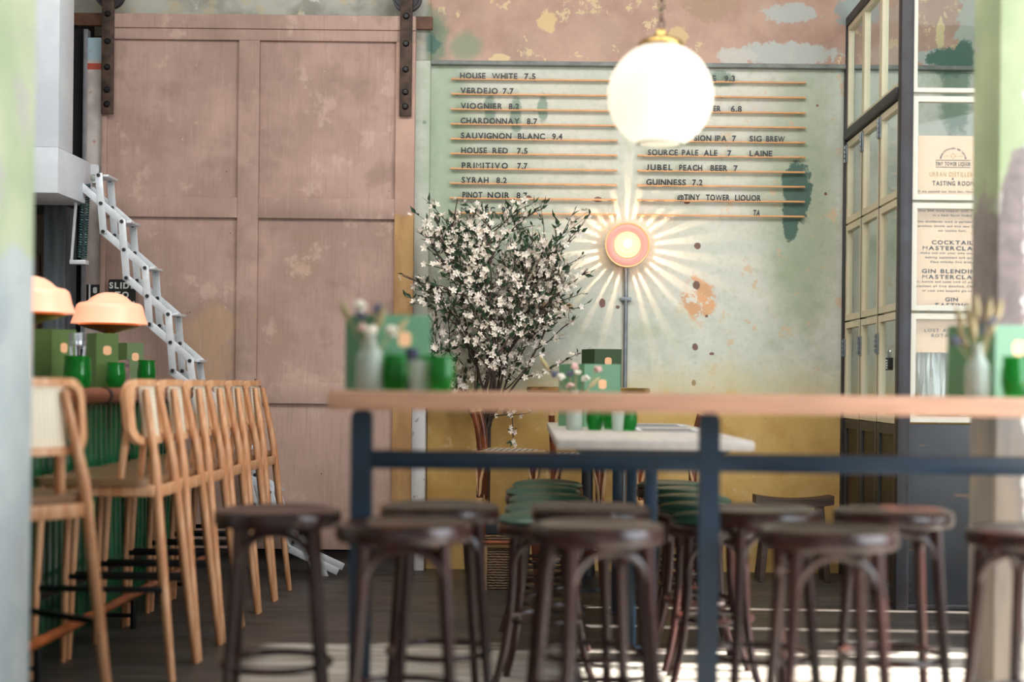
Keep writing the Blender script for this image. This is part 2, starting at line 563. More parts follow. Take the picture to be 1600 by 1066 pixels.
n = NT('painted white jamb')
n1, n2 = n.noise(5, 6), n.noise(9, 6, off=(4, 4, 4))
c0 = n.mix(n.step(n1, .4, .6), lin(214, 206, 200), lin(190, 182, 176))
c0 = n.mix(n.step(n.z, 3.0, 3.03), c0, lin(176, 204, 216))
c0 = n.mix(n.math('MULTIPLY', n.step(n.z, 2.958, 2.962), n.step(n.z, 2.995, 3.0, 1, 0)), c0, lin(196, 88, 70))
c0 = n.mix(n.math('MULTIPLY', n.step(n2, .66, .70), n.step(n.z, 2.3, 2.5)), c0, lin(196, 150, 138))
c0 = n.mix(n.step(n.z, 1.5, 2.15, .45, 0), c0, lin(160, 130, 118))
M['jamb'] = n.done(c0, .6)

n = NT('white kick board')
n1, n2 = n.noise(6, 6, stretch=(1, 1, .4)), n.noise(14, 6)
c0 = n.mix(n.step(n1, .4, .6), lin(226, 224, 222), lin(204, 202, 202))
c0 = n.mix(n.math('MULTIPLY', n.step(n2, .63, .67), .7), c0, lin(130, 120, 112))
M['kick'] = n.done(c0, .6)

# floor
n = NT('worn dark boards')
n1, n2 = n.noise(1.4, 6, .6), n.noise(5, 7, .65, stretch=(.35, 3.2, 1))
n3 = n.noise(2.2, 6, .6, stretch=(.4, 1.5, 1), off=(4, 3, 1))
c0 = n.mix(n.step(n2, .35, .68), lin(74, 69, 65), lin(42, 38, 36))
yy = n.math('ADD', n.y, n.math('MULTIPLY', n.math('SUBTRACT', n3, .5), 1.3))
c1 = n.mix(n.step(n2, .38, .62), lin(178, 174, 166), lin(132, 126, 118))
c0 = n.mix(n.math('MULTIPLY', n.step(yy, 6.0, 6.06, 1, 0), n.step(n.x, -1.25, -1.1)), c0, c1)  # paler boards towards the camera, with a ragged edge
fr = n.math('FRACT', n.math('DIVIDE', n.y, .16))
ln = n.math('ADD', n.step(fr, .0, .035, 1, 0), n.step(fr, .965, 1.0), clamp=True)
c0 = n.mix(n.math('MULTIPLY', ln, .6), c0, lin(34, 30, 28))
n.bump(n2, .2, .006)
M['floor'] = n.done(c0, n.step(n1, .3, .7, .38, .62))

n = NT('bulkhead paint')
n1 = n.noise(3, 5)
M['bulkhead'] = n.done(n.mix(n.step(n1, .35, .65), lin(214, 220, 226), lin(196, 204, 212)), .55)
n = NT('side wall plaster')
n1 = n.noise(1.5, 6)
M['side_wall'] = n.done(n.mix(n.step(n1, .35, .65), lin(196, 196, 186), lin(168, 172, 160)), .85)
M['ceiling'] = plain('ceiling boards', (206, 200, 190), .85, var=.1)
M['shade_panel'] = plain('painted recess shade', (30, 28, 28), .8, var=.3)

# slate panel with rust scratches
n = NT('slate steel panel')
n1, n2, n3 = n.noise(2.5, 6), n.noise(5, 6, .6, stretch=(.5, 1, 2.2), off=(1, 7, 3)), n.noise(40, 2)
c0 = n.mix(n.step(n1, .35, .65), lin(44, 49, 55), lin(32, 36, 41))
c0 = n.mix(n.math('MULTIPLY', n.step(n2, .63, .68), .6), c0, lin(112, 78, 58))
M['slate'] = n.done(c0, .5, 0.0)
n = NT('brown steel kick panel')
n1 = n.noise(3, 6, stretch=(1, 1, .4))
M['kick_brown'] = n.done(n.mix(n.step(n1, .35, .65), lin(42, 29, 22), lin(24, 20, 20)), .5, 0.0)

# glass pane
n = NT('window glass')
tr = n.t.nodes.new('ShaderNodeBsdfTransparent')
tr.inputs[0].default_value = (.95, .975, .97, 1)
gl = n.t.nodes.new('ShaderNodeBsdfGlossy')
gl.inputs['Roughness'].default_value = .02
fr = n.t.nodes.new('ShaderNodeFresnel')
fr.inputs[0].default_value = 1.33
mx = n.t.nodes.new('ShaderNodeMixShader')
geo = n.t.nodes.new('ShaderNodeNewGeometry')       # the far face of a pane only lets light through
n.l(n.math('MULTIPLY', fr.outputs[0], n.math('SUBTRACT', 1.0, geo.outputs['Backfacing'])), mx.inputs[0])
n.l(tr.outputs[0], mx.inputs[1])
n.l(gl.outputs[0], mx.inputs[2])
n.l(mx.outputs[0], n.out.inputs[0])
M['glass'] = n.m
n = NT('clear plastic sheet')
tr = n.t.nodes.new('ShaderNodeBsdfTransparent')
df = n.t.nodes.new('ShaderNodeBsdfDiffuse')
df.inputs[0].default_value = (.86, .9, .9, 1)
mx = n.t.nodes.new('ShaderNodeMixShader')
nz = n.noise(5, 3, stretch=(3, 1, .15))
n.l(n.step(nz, .35, .65, .25, .85), mx.inputs[0])
n.l(tr.outputs[0], mx.inputs[1])
n.l(df.outputs[0], mx.inputs[2])
n.l(mx.outputs[0], n.out.inputs[0])
M['plastic'] = n.m


def glassy(name, rgb, rough=.08, trans=.9):
    n = NT(name)
    return n.done(lin(*rgb), rough, 0.0, **{'Transmission Weight': trans, 'IOR': 1.35})


M['green_glass'] = glassy('green glass', (40, 176, 72), .06, .8)
M['clear_glass'] = glassy('frosted clear glass', (214, 226, 214), .25, .55)


def glow(name, rgb, strength, base=(230, 225, 215), rough=.3, trans=0.0):
    n = NT(name)
    n.m.cycles.emission_sampling = 'NONE'              # the lamps inside carry the light, so less grain
    return n.done(lin(*base), rough, 0.0, **{'Emission Color': lin(*rgb), 'Emission Strength': strength, 'Transmission Weight': trans})


M['peach_glow'] = glow('lit peach glass shade', (255, 168, 126), .62, (236, 184, 158))
M['lens_glow'] = glow('lit lamp lens', (255, 206, 122), .9, (250, 230, 180))
M['bulb_glow'] = glow('lit bulb', (255, 236, 196), 2.2)
M['pink_ring'] = glow('pink pressed glass', (255, 150, 120), .18, (226, 168, 156), .35)
M['amber_rim'] = glow('amber lit glass rim', (255, 180, 104), .35, (250, 200, 140))
n = NT('ribbed glass')
M['rib'] = n.done(lin(224, 170, 120), .4)

# pendant globe: thin milk glass lit by the bulb inside
n = NT('milk glass globe')
tl = n.t.nodes.new('ShaderNodeBsdfTranslucent')
tl.inputs[0].default_value = (.96, .93, .88, 1)
mx = n.t.nodes.new('ShaderNodeMixShader')
mx.inputs[0].default_value = .55
n.done(lin(246, 240, 230), .25, 0.0)
n.l(n.bsdf.outputs[0], mx.inputs[1])
n.l(tl.outputs[0], mx.inputs[2])
n.l(mx.outputs[0], n.out.inputs[0])
M['milk'] = n.m

# bar front: glazed green
n = NT('glazed green tile')
n1, n2 = n.noise(4, 5, stretch=(1, 1, .3)), n.noise(14, 4, stretch=(1, 1, .2))
M['bar_green'] = n.done(n.mix(n.step(n1, .35, .66), lin(42, 112, 72), lin(14, 54, 34)), .18)

# cane webbing
n = NT('cane webbing')
a = n.math('FRACT', n.math('MULTIPLY', n.y, 62))
b = n.math('FRACT', n.math('MULTIPLY', n.z, 62))
g = n.math('MAXIMUM', n.step(a, .35, .5), n.step(b, .35, .5))
n.bump(g, .4, .002)
M['cane'] = n.done(n.mix(g, lin(196, 178, 146), lin(238, 228, 206)), .6)
# woven bistro seat
n = NT('woven bistro seat')
ck = n.t.nodes.new('ShaderNodeTexChecker')
mp = n.t.nodes.new('ShaderNodeMapping')
mp.inputs['Rotation'].default_value = (0, 0, pi / 4)
n.l(n.obj, mp.inputs[0])
n.l(mp.outputs[0], ck.inputs[0])
ck.inputs['Scale'].default_value = 42
ck.inputs[1].default_value = (*lin(236, 230, 220), 1)
ck.inputs[2].default_value = (*lin(54, 44, 40), 1)
M['woven'] = n.done(ck.outputs[0], .5)
# wicker
n = NT('dark wicker')
wv = n.t.nodes.new('ShaderNodeTexWave')
wv.bands_direction = 'Z'
wv.inputs['Scale'].default_value = 22
wv.inputs['Distortion'].default_value = 2.5
wv.inputs['Detail Scale'].default_value = 3
n.l(n.obj, wv.inputs[0])
n.bump(wv.outputs['Fac'], .8, .01)
M['wicker'] = n.done(n.mix(wv.outputs['Fac'], lin(52, 38, 30), lin(140, 110, 78)), .6)

# ------------------------------------------------------------------ setting
YB = 8.58


def struct(o, label, cat):
    return tag(o, label, cat, None, 'structure')


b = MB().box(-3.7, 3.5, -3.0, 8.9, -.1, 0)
struct(b.build('floor', M['floor']), 'worn dark timber floor with a paler patch and bright sun stripes', 'floor')
struct(MB().box(-3.8, 3.6, -3.0, 9.0, 4.3, 4.4).build('ceiling', M['ceiling']), 'pale boarded ceiling above the bar room', 'ceiling')
b = MB()
b.box(-.735, 3.5, YB, 8.9, 0, 4.3)                     # recessed mint panel, ochre below
b.box(-.735, 3.5, YB - .045, YB, 3.05, 4.3)            # pink band standing proud above the ledge
b.box(-3.7, -.735, 8.66, 8.9, 0, 3.2)
b.box(-3.7, -.735, 8.60, 8.9, 3.2, 4.3)
b.box(-.95, -.735, 8.5, 8.62, .975, 4.3)               # pilaster
struct(b.build('wall_back', M['plaster']), 'mint green aged plaster wall, pink above the ledge and ochre at the foot', 'wall')
struct(MB().box(-.735, 3.4, YB - .052, YB, 3.035, 3.06, .004).build('trim_1', plain('grey ledge', (140, 146, 142), .7, var=.3)), 'thin grey plaster ledge between mint panel and pink band', 'ledge')
struct(MB().box(-.96, -.74, 8.48, 8.6, 0, .975, .004).build('trim_2', M['kick']), 'white painted board at the foot of the wall beside the sliding door', 'board')
b = MB()
b.box(-3.8, -3.6, -3, 9, 0, 4.3)
struct(b.build('wall_left', M['side_wall']), 'plastered side wall behind the bar', 'wall')
b = MB()                                                # right wall with window openings (sun comes through them)
X0, X1 = 3.2, 3.5
for y0, y1 in ((-3, 1.6), (4.62, 5.06), (5.66, 5.86), (6.0, 6.47), (6.55, 7.05), (7.13, 8.9)):
    b.box(X0, X1, y0, y1, 0, 4.3)
b.box(X0, X1, 1.6, 7.13, 0, .25)
b.box(X0, X1, 1.6, 7.13, 2.72, 4.3)
struct(b.build('wall_right', M['side_wall']), 'plastered side wall with tall window openings letting the sun in', 'wall')
struct(MB().box(-2.72, -.8, 8.46, 8.7, 0, .115).build('baseboard_back', plain('dark concrete plinth', (74, 70, 66), .8, var=.4)), 'dark plinth under the pink sliding door', 'plinth')  # dark grey mottled tone below the door

# free-standing columns near the camera
struct(MB().box(-1.95, -1.452, 3.62, 4.0, 0, 4.3, .012).build('column', M['column_left']), 'pale green plastered column beside the bar chairs', 'column')
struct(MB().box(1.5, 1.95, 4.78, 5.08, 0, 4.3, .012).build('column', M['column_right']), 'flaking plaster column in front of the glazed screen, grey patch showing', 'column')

# loft bulkhead, painted recess shade, doorway at the left end
bx = thing('loft_bulkhead', 'white boxed loft bulkhead above the brown door, ladder hinged to it', 'bulkhead', (0, 0, 0), 0, None, 'structure')
MB().box(-3.6, -2.64, 7.6, 8.14, 2.115, 2.36, .004).build('hatch_box', M['bulkhead'], bx)
MB().box(-3.6, -2.64, 7.6, 7.83, 2.36, 4.3, .004).build('upper_box', M['bulkhead'], bx)
dr = thing('door_2', 'dark brown panelled door under the loft bulkhead', 'door', (0, 0, 0), 0, None, 'structure')
b = MB().box(-3.55, -2.93, 8.3, 8.34, 0, 2.08)
b.box(-3.2, -2.98, 8.285, 8.3, 1.2, 1.85, .006)
b.build('door_leaf', M['brown_door'], dr)
MB().box(-2.93, -2.80, 8.2, 8.4, 0, 2.12, .008).build('door_jamb', M['steel_jamb'], dr)
struct(MB().box(-3.58, -2.77, 8.5, 8.58, 0, 3.3).build('recess_shade_panel', M['shade_panel']), 'black panel painted as shade between the bulkhead and the white jamb', 'recess')  # near-black sheet stands in for the unlit loft void
struct(MB().box(-2.79, -2.765, 8.44, 8.5, 1.3, 3.2, .003).build('trim_4', plain('grey metal strip', (150, 150, 156), .5, .3)), 'narrow grey metal strip edging the white jamb', 'strip')
struct(MB().box(-2.765, -2.668, 8.44, 8.55, .0, 3.15, .004).build('trim_5', M['jamb']), 'white painted jamb with a red band beside the sliding door', 'jamb')

# ------------------------------------------------------------------ sliding door
DY = 8.40
d = thing('door_1', 'large faded pink sliding timber door of framed panels', 'door', (0, 0, 0), 0, None, 'structure')
xl, xr, zb, zt = -2.665, -.815, .13, 3.285
MB().box(xl, xr, DY + .026, DY + .045, zb, zt).build('door_panel', M['door_pink'], d)
b = MB()
b.box(xl, xl + .03, DY, DY + .026, zb, zt, .003)
MS = (-1.858, -1.735)
RS = -.928
b.box(MS[0], MS[1], DY, DY + .026, zb, 3.135, .003)
b.box(xl, xr, DY, DY + .026, 3.135, 3.2, .003)
b.box(xl, xr, DY - .012, DY + .026, 3.2, zt, .005)
for z0, z1 in ((2.085, 2.205), (.99, 1.115), (zb, .30)):
    b.box(xl + .03, MS[0], DY, DY + .026, z0, z1, .003)
    b.box(MS[1], RS, DY, DY + .026, z0, z1, .003)
b.build('door_rails', M['door_pink'], d)
MB().box(RS, xr, DY, DY + .026, zb, 3.135, .003).build('door_stile', M['stile'], d)
for hx, za in ((-2.625, 2.685), (-.868, 2.69)):
    h = MB().box(hx - .036, hx + .036, DY - .03, DY - .012, za, 3.5, .004).build('hanger_strap', M['rust_iron'], d)
    for bz in (.06, .15, .29, .45, .62, .76):
        z = za + bz * .95
        Mx = Matrix.Translation((hx, DY - .03, z)) @ Matrix.Rotation(pi / 2, 4, 'X')
        MB().lathe([(0, .014), (.012, .013), (.018, .006), (.02, 0), (0, 0)], 10, Mx).build('bolt', M['black_metal'], h)
    Mx = Matrix.Translation((hx, DY + .01, 3.40)) @ Matrix.Rotation(pi / 2, 4, 'X')
    MB().lathe([(0, .02), (.03, .02), (.035, .012), (.07, .012), (.075, .02), (.088, .02), (.088, -.02), (0, -.02)], 28, Mx).build('wheel', M['dark_steel'], d)
struct(MB().box(-2.86, -.72, DY + .05, DY + .085, 3.225, 3.30, .004).build('trim_6', M['track_wood']), 'brown timber track rail behind the top of the sliding door', 'track rail')

# SLIDE TO OPEN sign
_fc = {}


def glyph(ch):
    if ch not in _fc:
        c = bpy.data.curves.new('glyph', 'FONT')
        c.body = ch
        c.size = 1.0
        c.offset = 0.0 if ch == 'M' else (.016 if ch == 'W' else .034)
        c.extrude = .5
        c.resolution_u = 3
        o = bpy.data.objects.new('glyph', c)
        COL.objects.link(o)
        dg = bpy.context.evaluated_depsgraph_get()
        me = bpy.data.meshes.new_from_object(o.evaluated_get(dg))
        if ch == 'J':                                   # sits on the line like the other capitals
            ys = [v.co.y for v in me.vertices]
            hk = CAP / (max(ys) - min(ys))
            for v in me.vertices:
                v.co.y = (v.co.y - min(ys)) * hk
        xs = [v.co.x for v in me.vertices] or [0]
        _fc[ch] = ([v.co.copy() for v in me.vertices], [list(p.vertices) for p in me.polygons], min(xs), max(xs))
        bpy.data.objects.remove(o)
        bpy.data.curves.remove(c)
        bpy.data.meshes.remove(me)
    return _fc[ch]


CAP = max(v.z if False else v.y for v in glyph('H')[0])


def glyph_into(mb, ch, x, y, z, cap, thick, sx=1.0, skew=0.0):
    vs, fs, x0, x1 = glyph(ch)
    k = cap / CAP
    mb.add([(x + (v.x - x0) * k * sx + skew * v.y * k, y - v.z * thick, z + v.y * k) for v in vs], fs)


def gwidth(ch, cap, sx=1.0):
    vs, fs, x0, x1 = glyph(ch)
    return (x1 - x0) * cap / CAP * sx


def word_slots(word, x0, x1, cap):
    ws = [gwidth(c, cap) for c in word]
    if len(word) == 1:
        return [(x0, 1.0)]
    tot = sum(ws)
    gap = (x1 - x0 - tot) / (len(word) - 1)
    sx = 1.0
    if gap < cap * .12:
        sx = (x1 - x0) / (tot + cap * .12 * (len(word) - 1))
        gap = cap * .12 * sx
    out, x = [], x0
    for w in ws:
        out.append((x, sx))
        x += w * sx + gap
    return out


def text_line(mb, text, cx, y, z, cap, width=None, thick=.002, track=.16, sx=1.0):
    chars = [(c, gwidth(c, cap, sx) if c != ' ' else cap * .45) for c in text]
    tot = sum(w for _, w in chars) + cap * track * (len(chars) - 1)
    k = 1.0
    if width:
        k = width / tot
    x = cx - tot * k / 2
    for c, w in chars:
        if c != ' ':
            glyph_into(mb, c, x, y, z, cap, thick, sx * k)
        x += (w + cap * track) * k


sx_, sz_ = P(191, 462, DY)
s = thing('sign', 'black plate reading SLIDE TO OPEN on the pink door behind the lamp', 'sign', (sx_, DY - .004, sz_))
MB().prism(rrect(-.08, .08, -.11, .095, .012), .004).build('plate', M['sign'], s, (0, -.002, 0))
b = MB()
for i, t in enumerate(('SLIDE', 'TO', 'OPEN')):
    text_line(b, t, 0, -.003, .042 - .055 * i, .036, None, .002, .25)
b.build('printed_text', M['sign_white'], s, norm=False, smooth=False)
nx, nz_ = P(147, 458, 8.44)
s = thing('notice', 'small black notice strip on the white jamb behind the lamps', 'notice', (nx, 8.438, nz_))
MB().box(-.045, .045, -.002, .001, -.05, .05, .001).build('plate', M['sign'], s)
b = MB().box(-.03, -.02, -.004, -.001, -.05, .05)
b.prism(rrect(-.005, .02, -.002, .035, .01, 4), .002, Matrix.Translation((0, -.004, 0)))
b.build('marking', M['sign_white'], s)
nx, nz_ = P(148, 273, 8.44)
s = thing('motion_sensor', 'small white motion sensor on the jamb above the ladder top', 'sensor', (nx, 8.438, nz_))
MB().prism(rrect(-.036, .036, -.055, .055, .018), .04).build('housing', M['white_pvc'], s, (0, -.04, 0))
MB().ball((.008, -.04, -.025), .022, 2, (1, .6, 1)).build('lens', M['clear_glass'], s)

# ------------------------------------------------------------------ scissor loft ladder
LY, LW = 8.0, .21
lx, lz = P(158, 318, LY)
L = thing('loft_ladder', 'aluminium scissor loft ladder slanting down across the pink door', 'ladder', (0, 0, 0))
s8 = F / LY
A0, B0 = Vector((4, 0, -44)) / s8, Vector((33, 0, -28)) / s8
piv = []
p = Vector((lx, 0, lz))
rot = 0.0
for i in range(9):
    k = max(0, i - 3) * .055
    Rm = Matrix.Rotation(-k, 3, 'Y')
    piv.append((p.copy(), Rm @ A0, Rm @ B0))
    p = p + (Rm @ A0) + (Rm @ B0)
pw, pt = .040, .012
for side, y in enumerate((LY, LY + LW)):
    for i, (c, a, bb) in enumerate(piv):
        o = Vector((0, y, 0))
        yb = Vector((0, .007, 0))
        sb = MB().bar(c - a + o, c + a + o, pt, pw, (1, 0, 0), .002, .012).build('scissor_bar', M['alu'], L)
        st = c - bb if i else c - bb * 1.0
        MB().bar(st + o + yb, c + bb + o + yb, pt, pw, (0, 0, 1), .002, .012).build('scissor_bar', M['alu'], L)
        for q in (c, c - a, c + a):
            b = MB()
            b.lathe([(0, .012), (.009, .011), (.011, .004), (.011, 0), (0, 0)], 10, Matrix.Translation(q + o + Vector((0, -.006, 0))) @ Matrix.Rotation(pi / 2, 4, 'X'))
            b.build('rivet', M['dark_steel'], sb)
for i, (c, a, bb) in enumerate(piv):
    q = c - a
    MB().bar(q + Vector((.012, LY + .012, -.0)), q + Vector((.012, LY + LW - .012, 0)), .075, .014, (0, 0, 1), .003).build('tread', M['alu'], L)
top = piv[0][0] - piv[0][2]
MB().bar(top + Vector((-.03, LY - .0, .02)), top + Vector((-.03, LY + LW, .02)), .06, .06, (0, 0, 1), .004).build('hinge_bracket', M['alu'], L)
tx, tz = P(128, 292, LY + .05)
bxx, bz = P(122, 408, LY + .05)
MB().bar((tx - .02, LY + .03, tz), (bxx - .03, LY + .03, bz), .014, .014, (1, 0, 0), .002).build('stay_rod', M['alu'], L)
for k, off in enumerate((0, .028)):
    pts, N = [], 30 * 8
    for i in range(N + 1):
        t = i / N
        a = 2 * pi * 30 * t
        pts.append((tx + .005 + off + (bxx - tx) * t + .011 * cos(a), LY + .06 + .011 * sin(a), tz + .02 + (bz - tz) * t))
    MB().tube(pts, .0042, 5).build('spring', M['spring'], L)
MB().box(bxx - .04, bxx + .05, LY + .02, LY + .09, bz - .02, bz + .005, .004).build('spring_bracket', M['alu'], L)

# ------------------------------------------------------------------ glazed screen
GX, GY = 1.765, 7.2                       # wing plane x, front plane y
WY1 = 8.53                                # wing ends at the wall
ZM0, ZM1, ZT = 2.60, 2.655, 3.285
sf = thing('screen_frame', 'dark steel frame holding the folding glazed doors and screen', 'frame', (0, 0, 0), 0, None, 'structure')
MB().box(GX - .01, GX + .055, GY - .03, GY + .04, 0, 4.3, .006).build('frame_post', M['dark_steel'], sf)
MB().box(GX - .012, GX + .03, WY1 - .005, WY1 + .045, 0, ZT + .05, .004).build('frame_post', M['dark_steel'], sf)
MB().box(GX - .012, GX + .04, GY + .04, WY1, ZT, ZT + .055, .004).build('frame_rail', M['dark_steel'], sf)
MB().box(GX - .022, GX + .04, GY + .04, WY1, ZM0, ZM1, .004).build('frame_rail', M['dark_steel'], sf)
MB().box(GX + .055, 3.2, GY - .01, GY + .03, 0.0, .03, .004).build('frame_rail', M['dark_steel'], sf)


def pane_frame_x(y0, y1, z0, z1, x, w, dpt, parent, matf):
    """frame lying in a plane of constant x"""
    b = MB()
    Mx = Matrix.Translation((x, 0, 0)) @ Matrix(((0, 1, 0, 0), (1, 0, 0, 0), (0, 0, 1, 0), (0, 0, 0, 1)))
    out = [(y0, z0), (y1, z0), (y1, z1), (y0, z1)]
    inn = [(y0 + w, z0 + w), (y1 - w, z0 + w), (y1 - w, z1 - w), (y0 + w, z1 - w)]
    b.ringplate(out, inn, dpt, Mx)
    f = b.build('sash', matf, parent)
    MB().box(x + dpt * .45, x + dpt * .6, y0 + w * .8, y1 - w * .8, z0 + w * .8, z1 - w * .8).build('pane', M['glass'], f)
    return f


def pane_frame_y(x0, x1, z0, z1, y, w, dpt, parent, matf):
    b = MB()
    Mx = Matrix.Translation((0, y, 0))
    out = [(x0, z0), (x1, z0), (x1, z1), (x0, z1)]
    inn = [(x0 + w, z0 + w), (x1 - w, z0 + w), (x1 - w, z1 - w), (x0 + w, z1 - w)]
    b.ringplate(out, inn, dpt, Mx)
    f = b.build('sash', matf, parent)
    MB().box(x0 + w * .8, x1 - w * .8, y + dpt * .45, y + dpt * .6, z0 + w * .8, z1 - w * .8).build('pane', M['glass'], f)
    return f


ys = [GY + .04 + (WY1 - GY - .04) * i / 3 for i in range(4)]
w1 = thing('window_1', 'cream framed transom of three panes above the folding doors', 'window', (0, 0, 0), 0, None, 'structure')
for i in range(3):
    pane_frame_x(ys[i], ys[i + 1], ZM1, ZT, GX, .03, .035, w1, M['cream'])
names = ('front folding glazed leaf next to the steel post, with the padlock', 'middle folding glazed leaf of three panes', 'rear folding glazed leaf against the mint wall')
for i in range(3):
    dl = thing('door_%d' % (3 + i), names[i], 'glazed door', (0, 0, 0), 0, None, 'structure')
    y0, y1 = ys[i] + .006, ys[i + 1] - .006
    for z0, z1 in ((2.10, 2.59), (1.52, 2.09), (.94, 1.51)):
        pane_frame_x(y0, y1, z0, z1, GX, .036, .035, dl, M['cream'])
    b = MB()
    b.box(GX, GX + .03, y0, y0 + .05, .02, .935, .002)
    b.box(GX, GX + .03, y1 - .05, y1, .02, .935, .002)
    b.box(GX, GX + .03, y0 + .05, y1 - .05, .88, .935)
    b.box(GX, GX + .03, y0 + .05, y1 - .05, .02, .1)
    b.build('lower_frame', M['slate'], dl)
    MB().box(GX + .012, GX + .022, y0 + .05, y1 - .05, .1, .88).build('kick_panel', M['kick_brown'], dl)
    b = MB()
    b.box(GX - .001, GX + .034, y1, y1 + .0118, .02, 2.59)
    b.build('edge_strip', M['black_metal'], dl)
    for z in (2.52, 1.36):
        b = MB()
        b.box(GX - .008, GX + .0, y1 - .03, y1 + .03, z - .055, z + .055, .002)
        for q in range(4):
            b.tube([(GX - .012, y1, z - .05 + .026 * q), (GX - .012, y1, z - .03 + .026 * q)], .008, 8)
        b.build('hinge', M['conduit'], dl)
# front screen
sc_rows = ((2.62, 4.28), (2.075, 2.60), (1.515, 2.06), (.95, 1.50))
lab = ('clear upper pane in the front of the glazed screen', 'second pane of the glazed screen, distillery poster behind it', 'third pane of the glazed screen, masterclass poster behind it', 'lowest pane of the glazed screen, plastic sheeting behind it')
for i, (z0, z1) in enumerate(sc_rows):
    wd = thing('window_%d' % (2 + i), lab[i], 'window', (0, 0, 0), 0, None, 'structure')
    pane_frame_y(GX + .055, 2.62, z0, z1, GY - .01, .022 if i == 0 else .028, .04, wd, M['offwhite'])
    pane_frame_y(2.63, 3.19, z0, z1, GY - .01, .028, .04, wd, M['offwhite'])
struct(MB().box(GX + .055, 3.19, GY - .005, GY + .02, .03, .94, .003).build('trim_7', M['slate']), 'dark slate steel panel under the panes, scratched with rust', 'panel')
# padlock
px_, pz_ = P(1392, 565, ys[0] + .07)
pl = thing('padlock', 'small black combination padlock hanging on the front folding leaf', 'padlock', (GX - .02, ys[0] + .075, pz_))
MB().box(-.014, .014, -.03, .03, -.045, .02, .004).build('lock_body', M['black'], pl)
MB().tube([(0, -.018, .02)] + [(0, .018 * cos(pi - pi * i / 8), .045 + .018 * sin(pi * i / 8)) for i in range(9)] + [(0, .018, .02)], .005, 8).build('shackle', M['silver'], pl)
b = MB()
for q in range(4):
    b.box(-.0165, -.0135, -.02, .02, -.038 + .013 * q, -.03 + .013 * q)
b.build('dial', M['silver'], pl)

# posters behind the front screen
PYW = GY + .05
pcx = PX(1489, 260, PYW)


def poster(name, label, x0, x1, z0, z1, lines):
    t = thing(name, label, 'poster', ((x0 + x1) / 2, PYW, z0))
    hw = (x1 - x0) / 2
    MB().box(-hw, hw, 0, .004, 0, z1 - z0).build('sheet', M['kraft'], t)
    return t


x0, x1 = GX + .085, 2.60
t = poster('poster', 'kraft poster headed TINY TOWER LIQUOR in the second pane of the screen', x0, x1, PZ(1460, 314, PYW), PZ(1460, 212, PYW), None)
ox, oz = t.location.x, t.location.z
cxp = pcx - ox


def pline(mb, text, py, cap, width=None, sx=1.0, track=.2, dx=0):
    z = PZ(1480, py, PYW) - oz
    text_line(mb, text, cxp + dx, -.001, z, cap, width, .001, track, sx)


k = PYW / F
b = MB()
pline(b, 'TINY TOWER LIQUOR', 259, 6 * k, 55 * k)
for py in (251, 262):
    z = PZ(1480, py, PYW) - oz
    b.box(cxp - 27 * k, cxp + 27 * k, -.001, 0, z, z + 1.0 * k)
pline(b, 'TASTING ROOM', 290, 7 * k, 64 * k)
pline(b, '&', 281, 3.5 * k)
for i, ch in enumerate('URBAN DISTILLERY AND TASTING'):
    a = pi * (.93 - .86 * i / 27)
    if ch != ' ':
        g = MB()
        glyph_into(g, ch, -.5 * gwidth(ch, 2.4 * k), -.001, 0, 2.4 * k, .001)
        for v in g.bm.verts:
            v.co = Matrix.Rotation(-(a - pi / 2), 4, 'Y') @ (v.co + Vector((0, 0, 19 * k)))
            v.co += Vector((cxp, 0, PZ(1480, 250, PYW) - oz - 2 * k))
        g.bm.verts.index_update()
        b.add([v.co.copy() for v in g.bm.verts], [[v.index for v in f.verts] for f in g.bm.faces])
        g.bm.free()
b.build('printed_text', M['ink'], t, norm=False, smooth=False)
b = MB()
pline(b, 'URBAN DISTILLERY', 276, 7 * k, 74 * k)
z = PZ(1480, 244, PYW) - oz
b.ringplate([(cxp - 5 * k, z), (cxp, z - 5 * k), (cxp + 5 * k, z), (cxp, z + 5 * k)], [(cxp - 3.4 * k, z), (cxp, z - 3.4 * k), (cxp + 3.4 * k, z), (cxp, z + 3.4 * k)], .001, Matrix.Translation((0, -.001, 0)))
b.box(cxp - 15 * k, cxp - 7 * k, -.001, 0, z - .4 * k, z + .4 * k)
b.box(cxp + 7 * k, cxp + 15 * k, -.001, 0, z - .4 * k, z + .4 * k)
b.build('emblem', M['gold_ink'], t, norm=False, smooth=False)
b = MB()
pline(b, 'In 2016 we opened our first bar, Martello Hall, two', 301, 3.4 * k, 136 * k, track=.25)
pline(b, 'where we started distilling some gin in our own', 309, 3.4 * k, 128 * k, track=.25)
b.build('small_print', plain('grey ink', (110, 92, 80), .6, var=.1), t, norm=False, smooth=False)

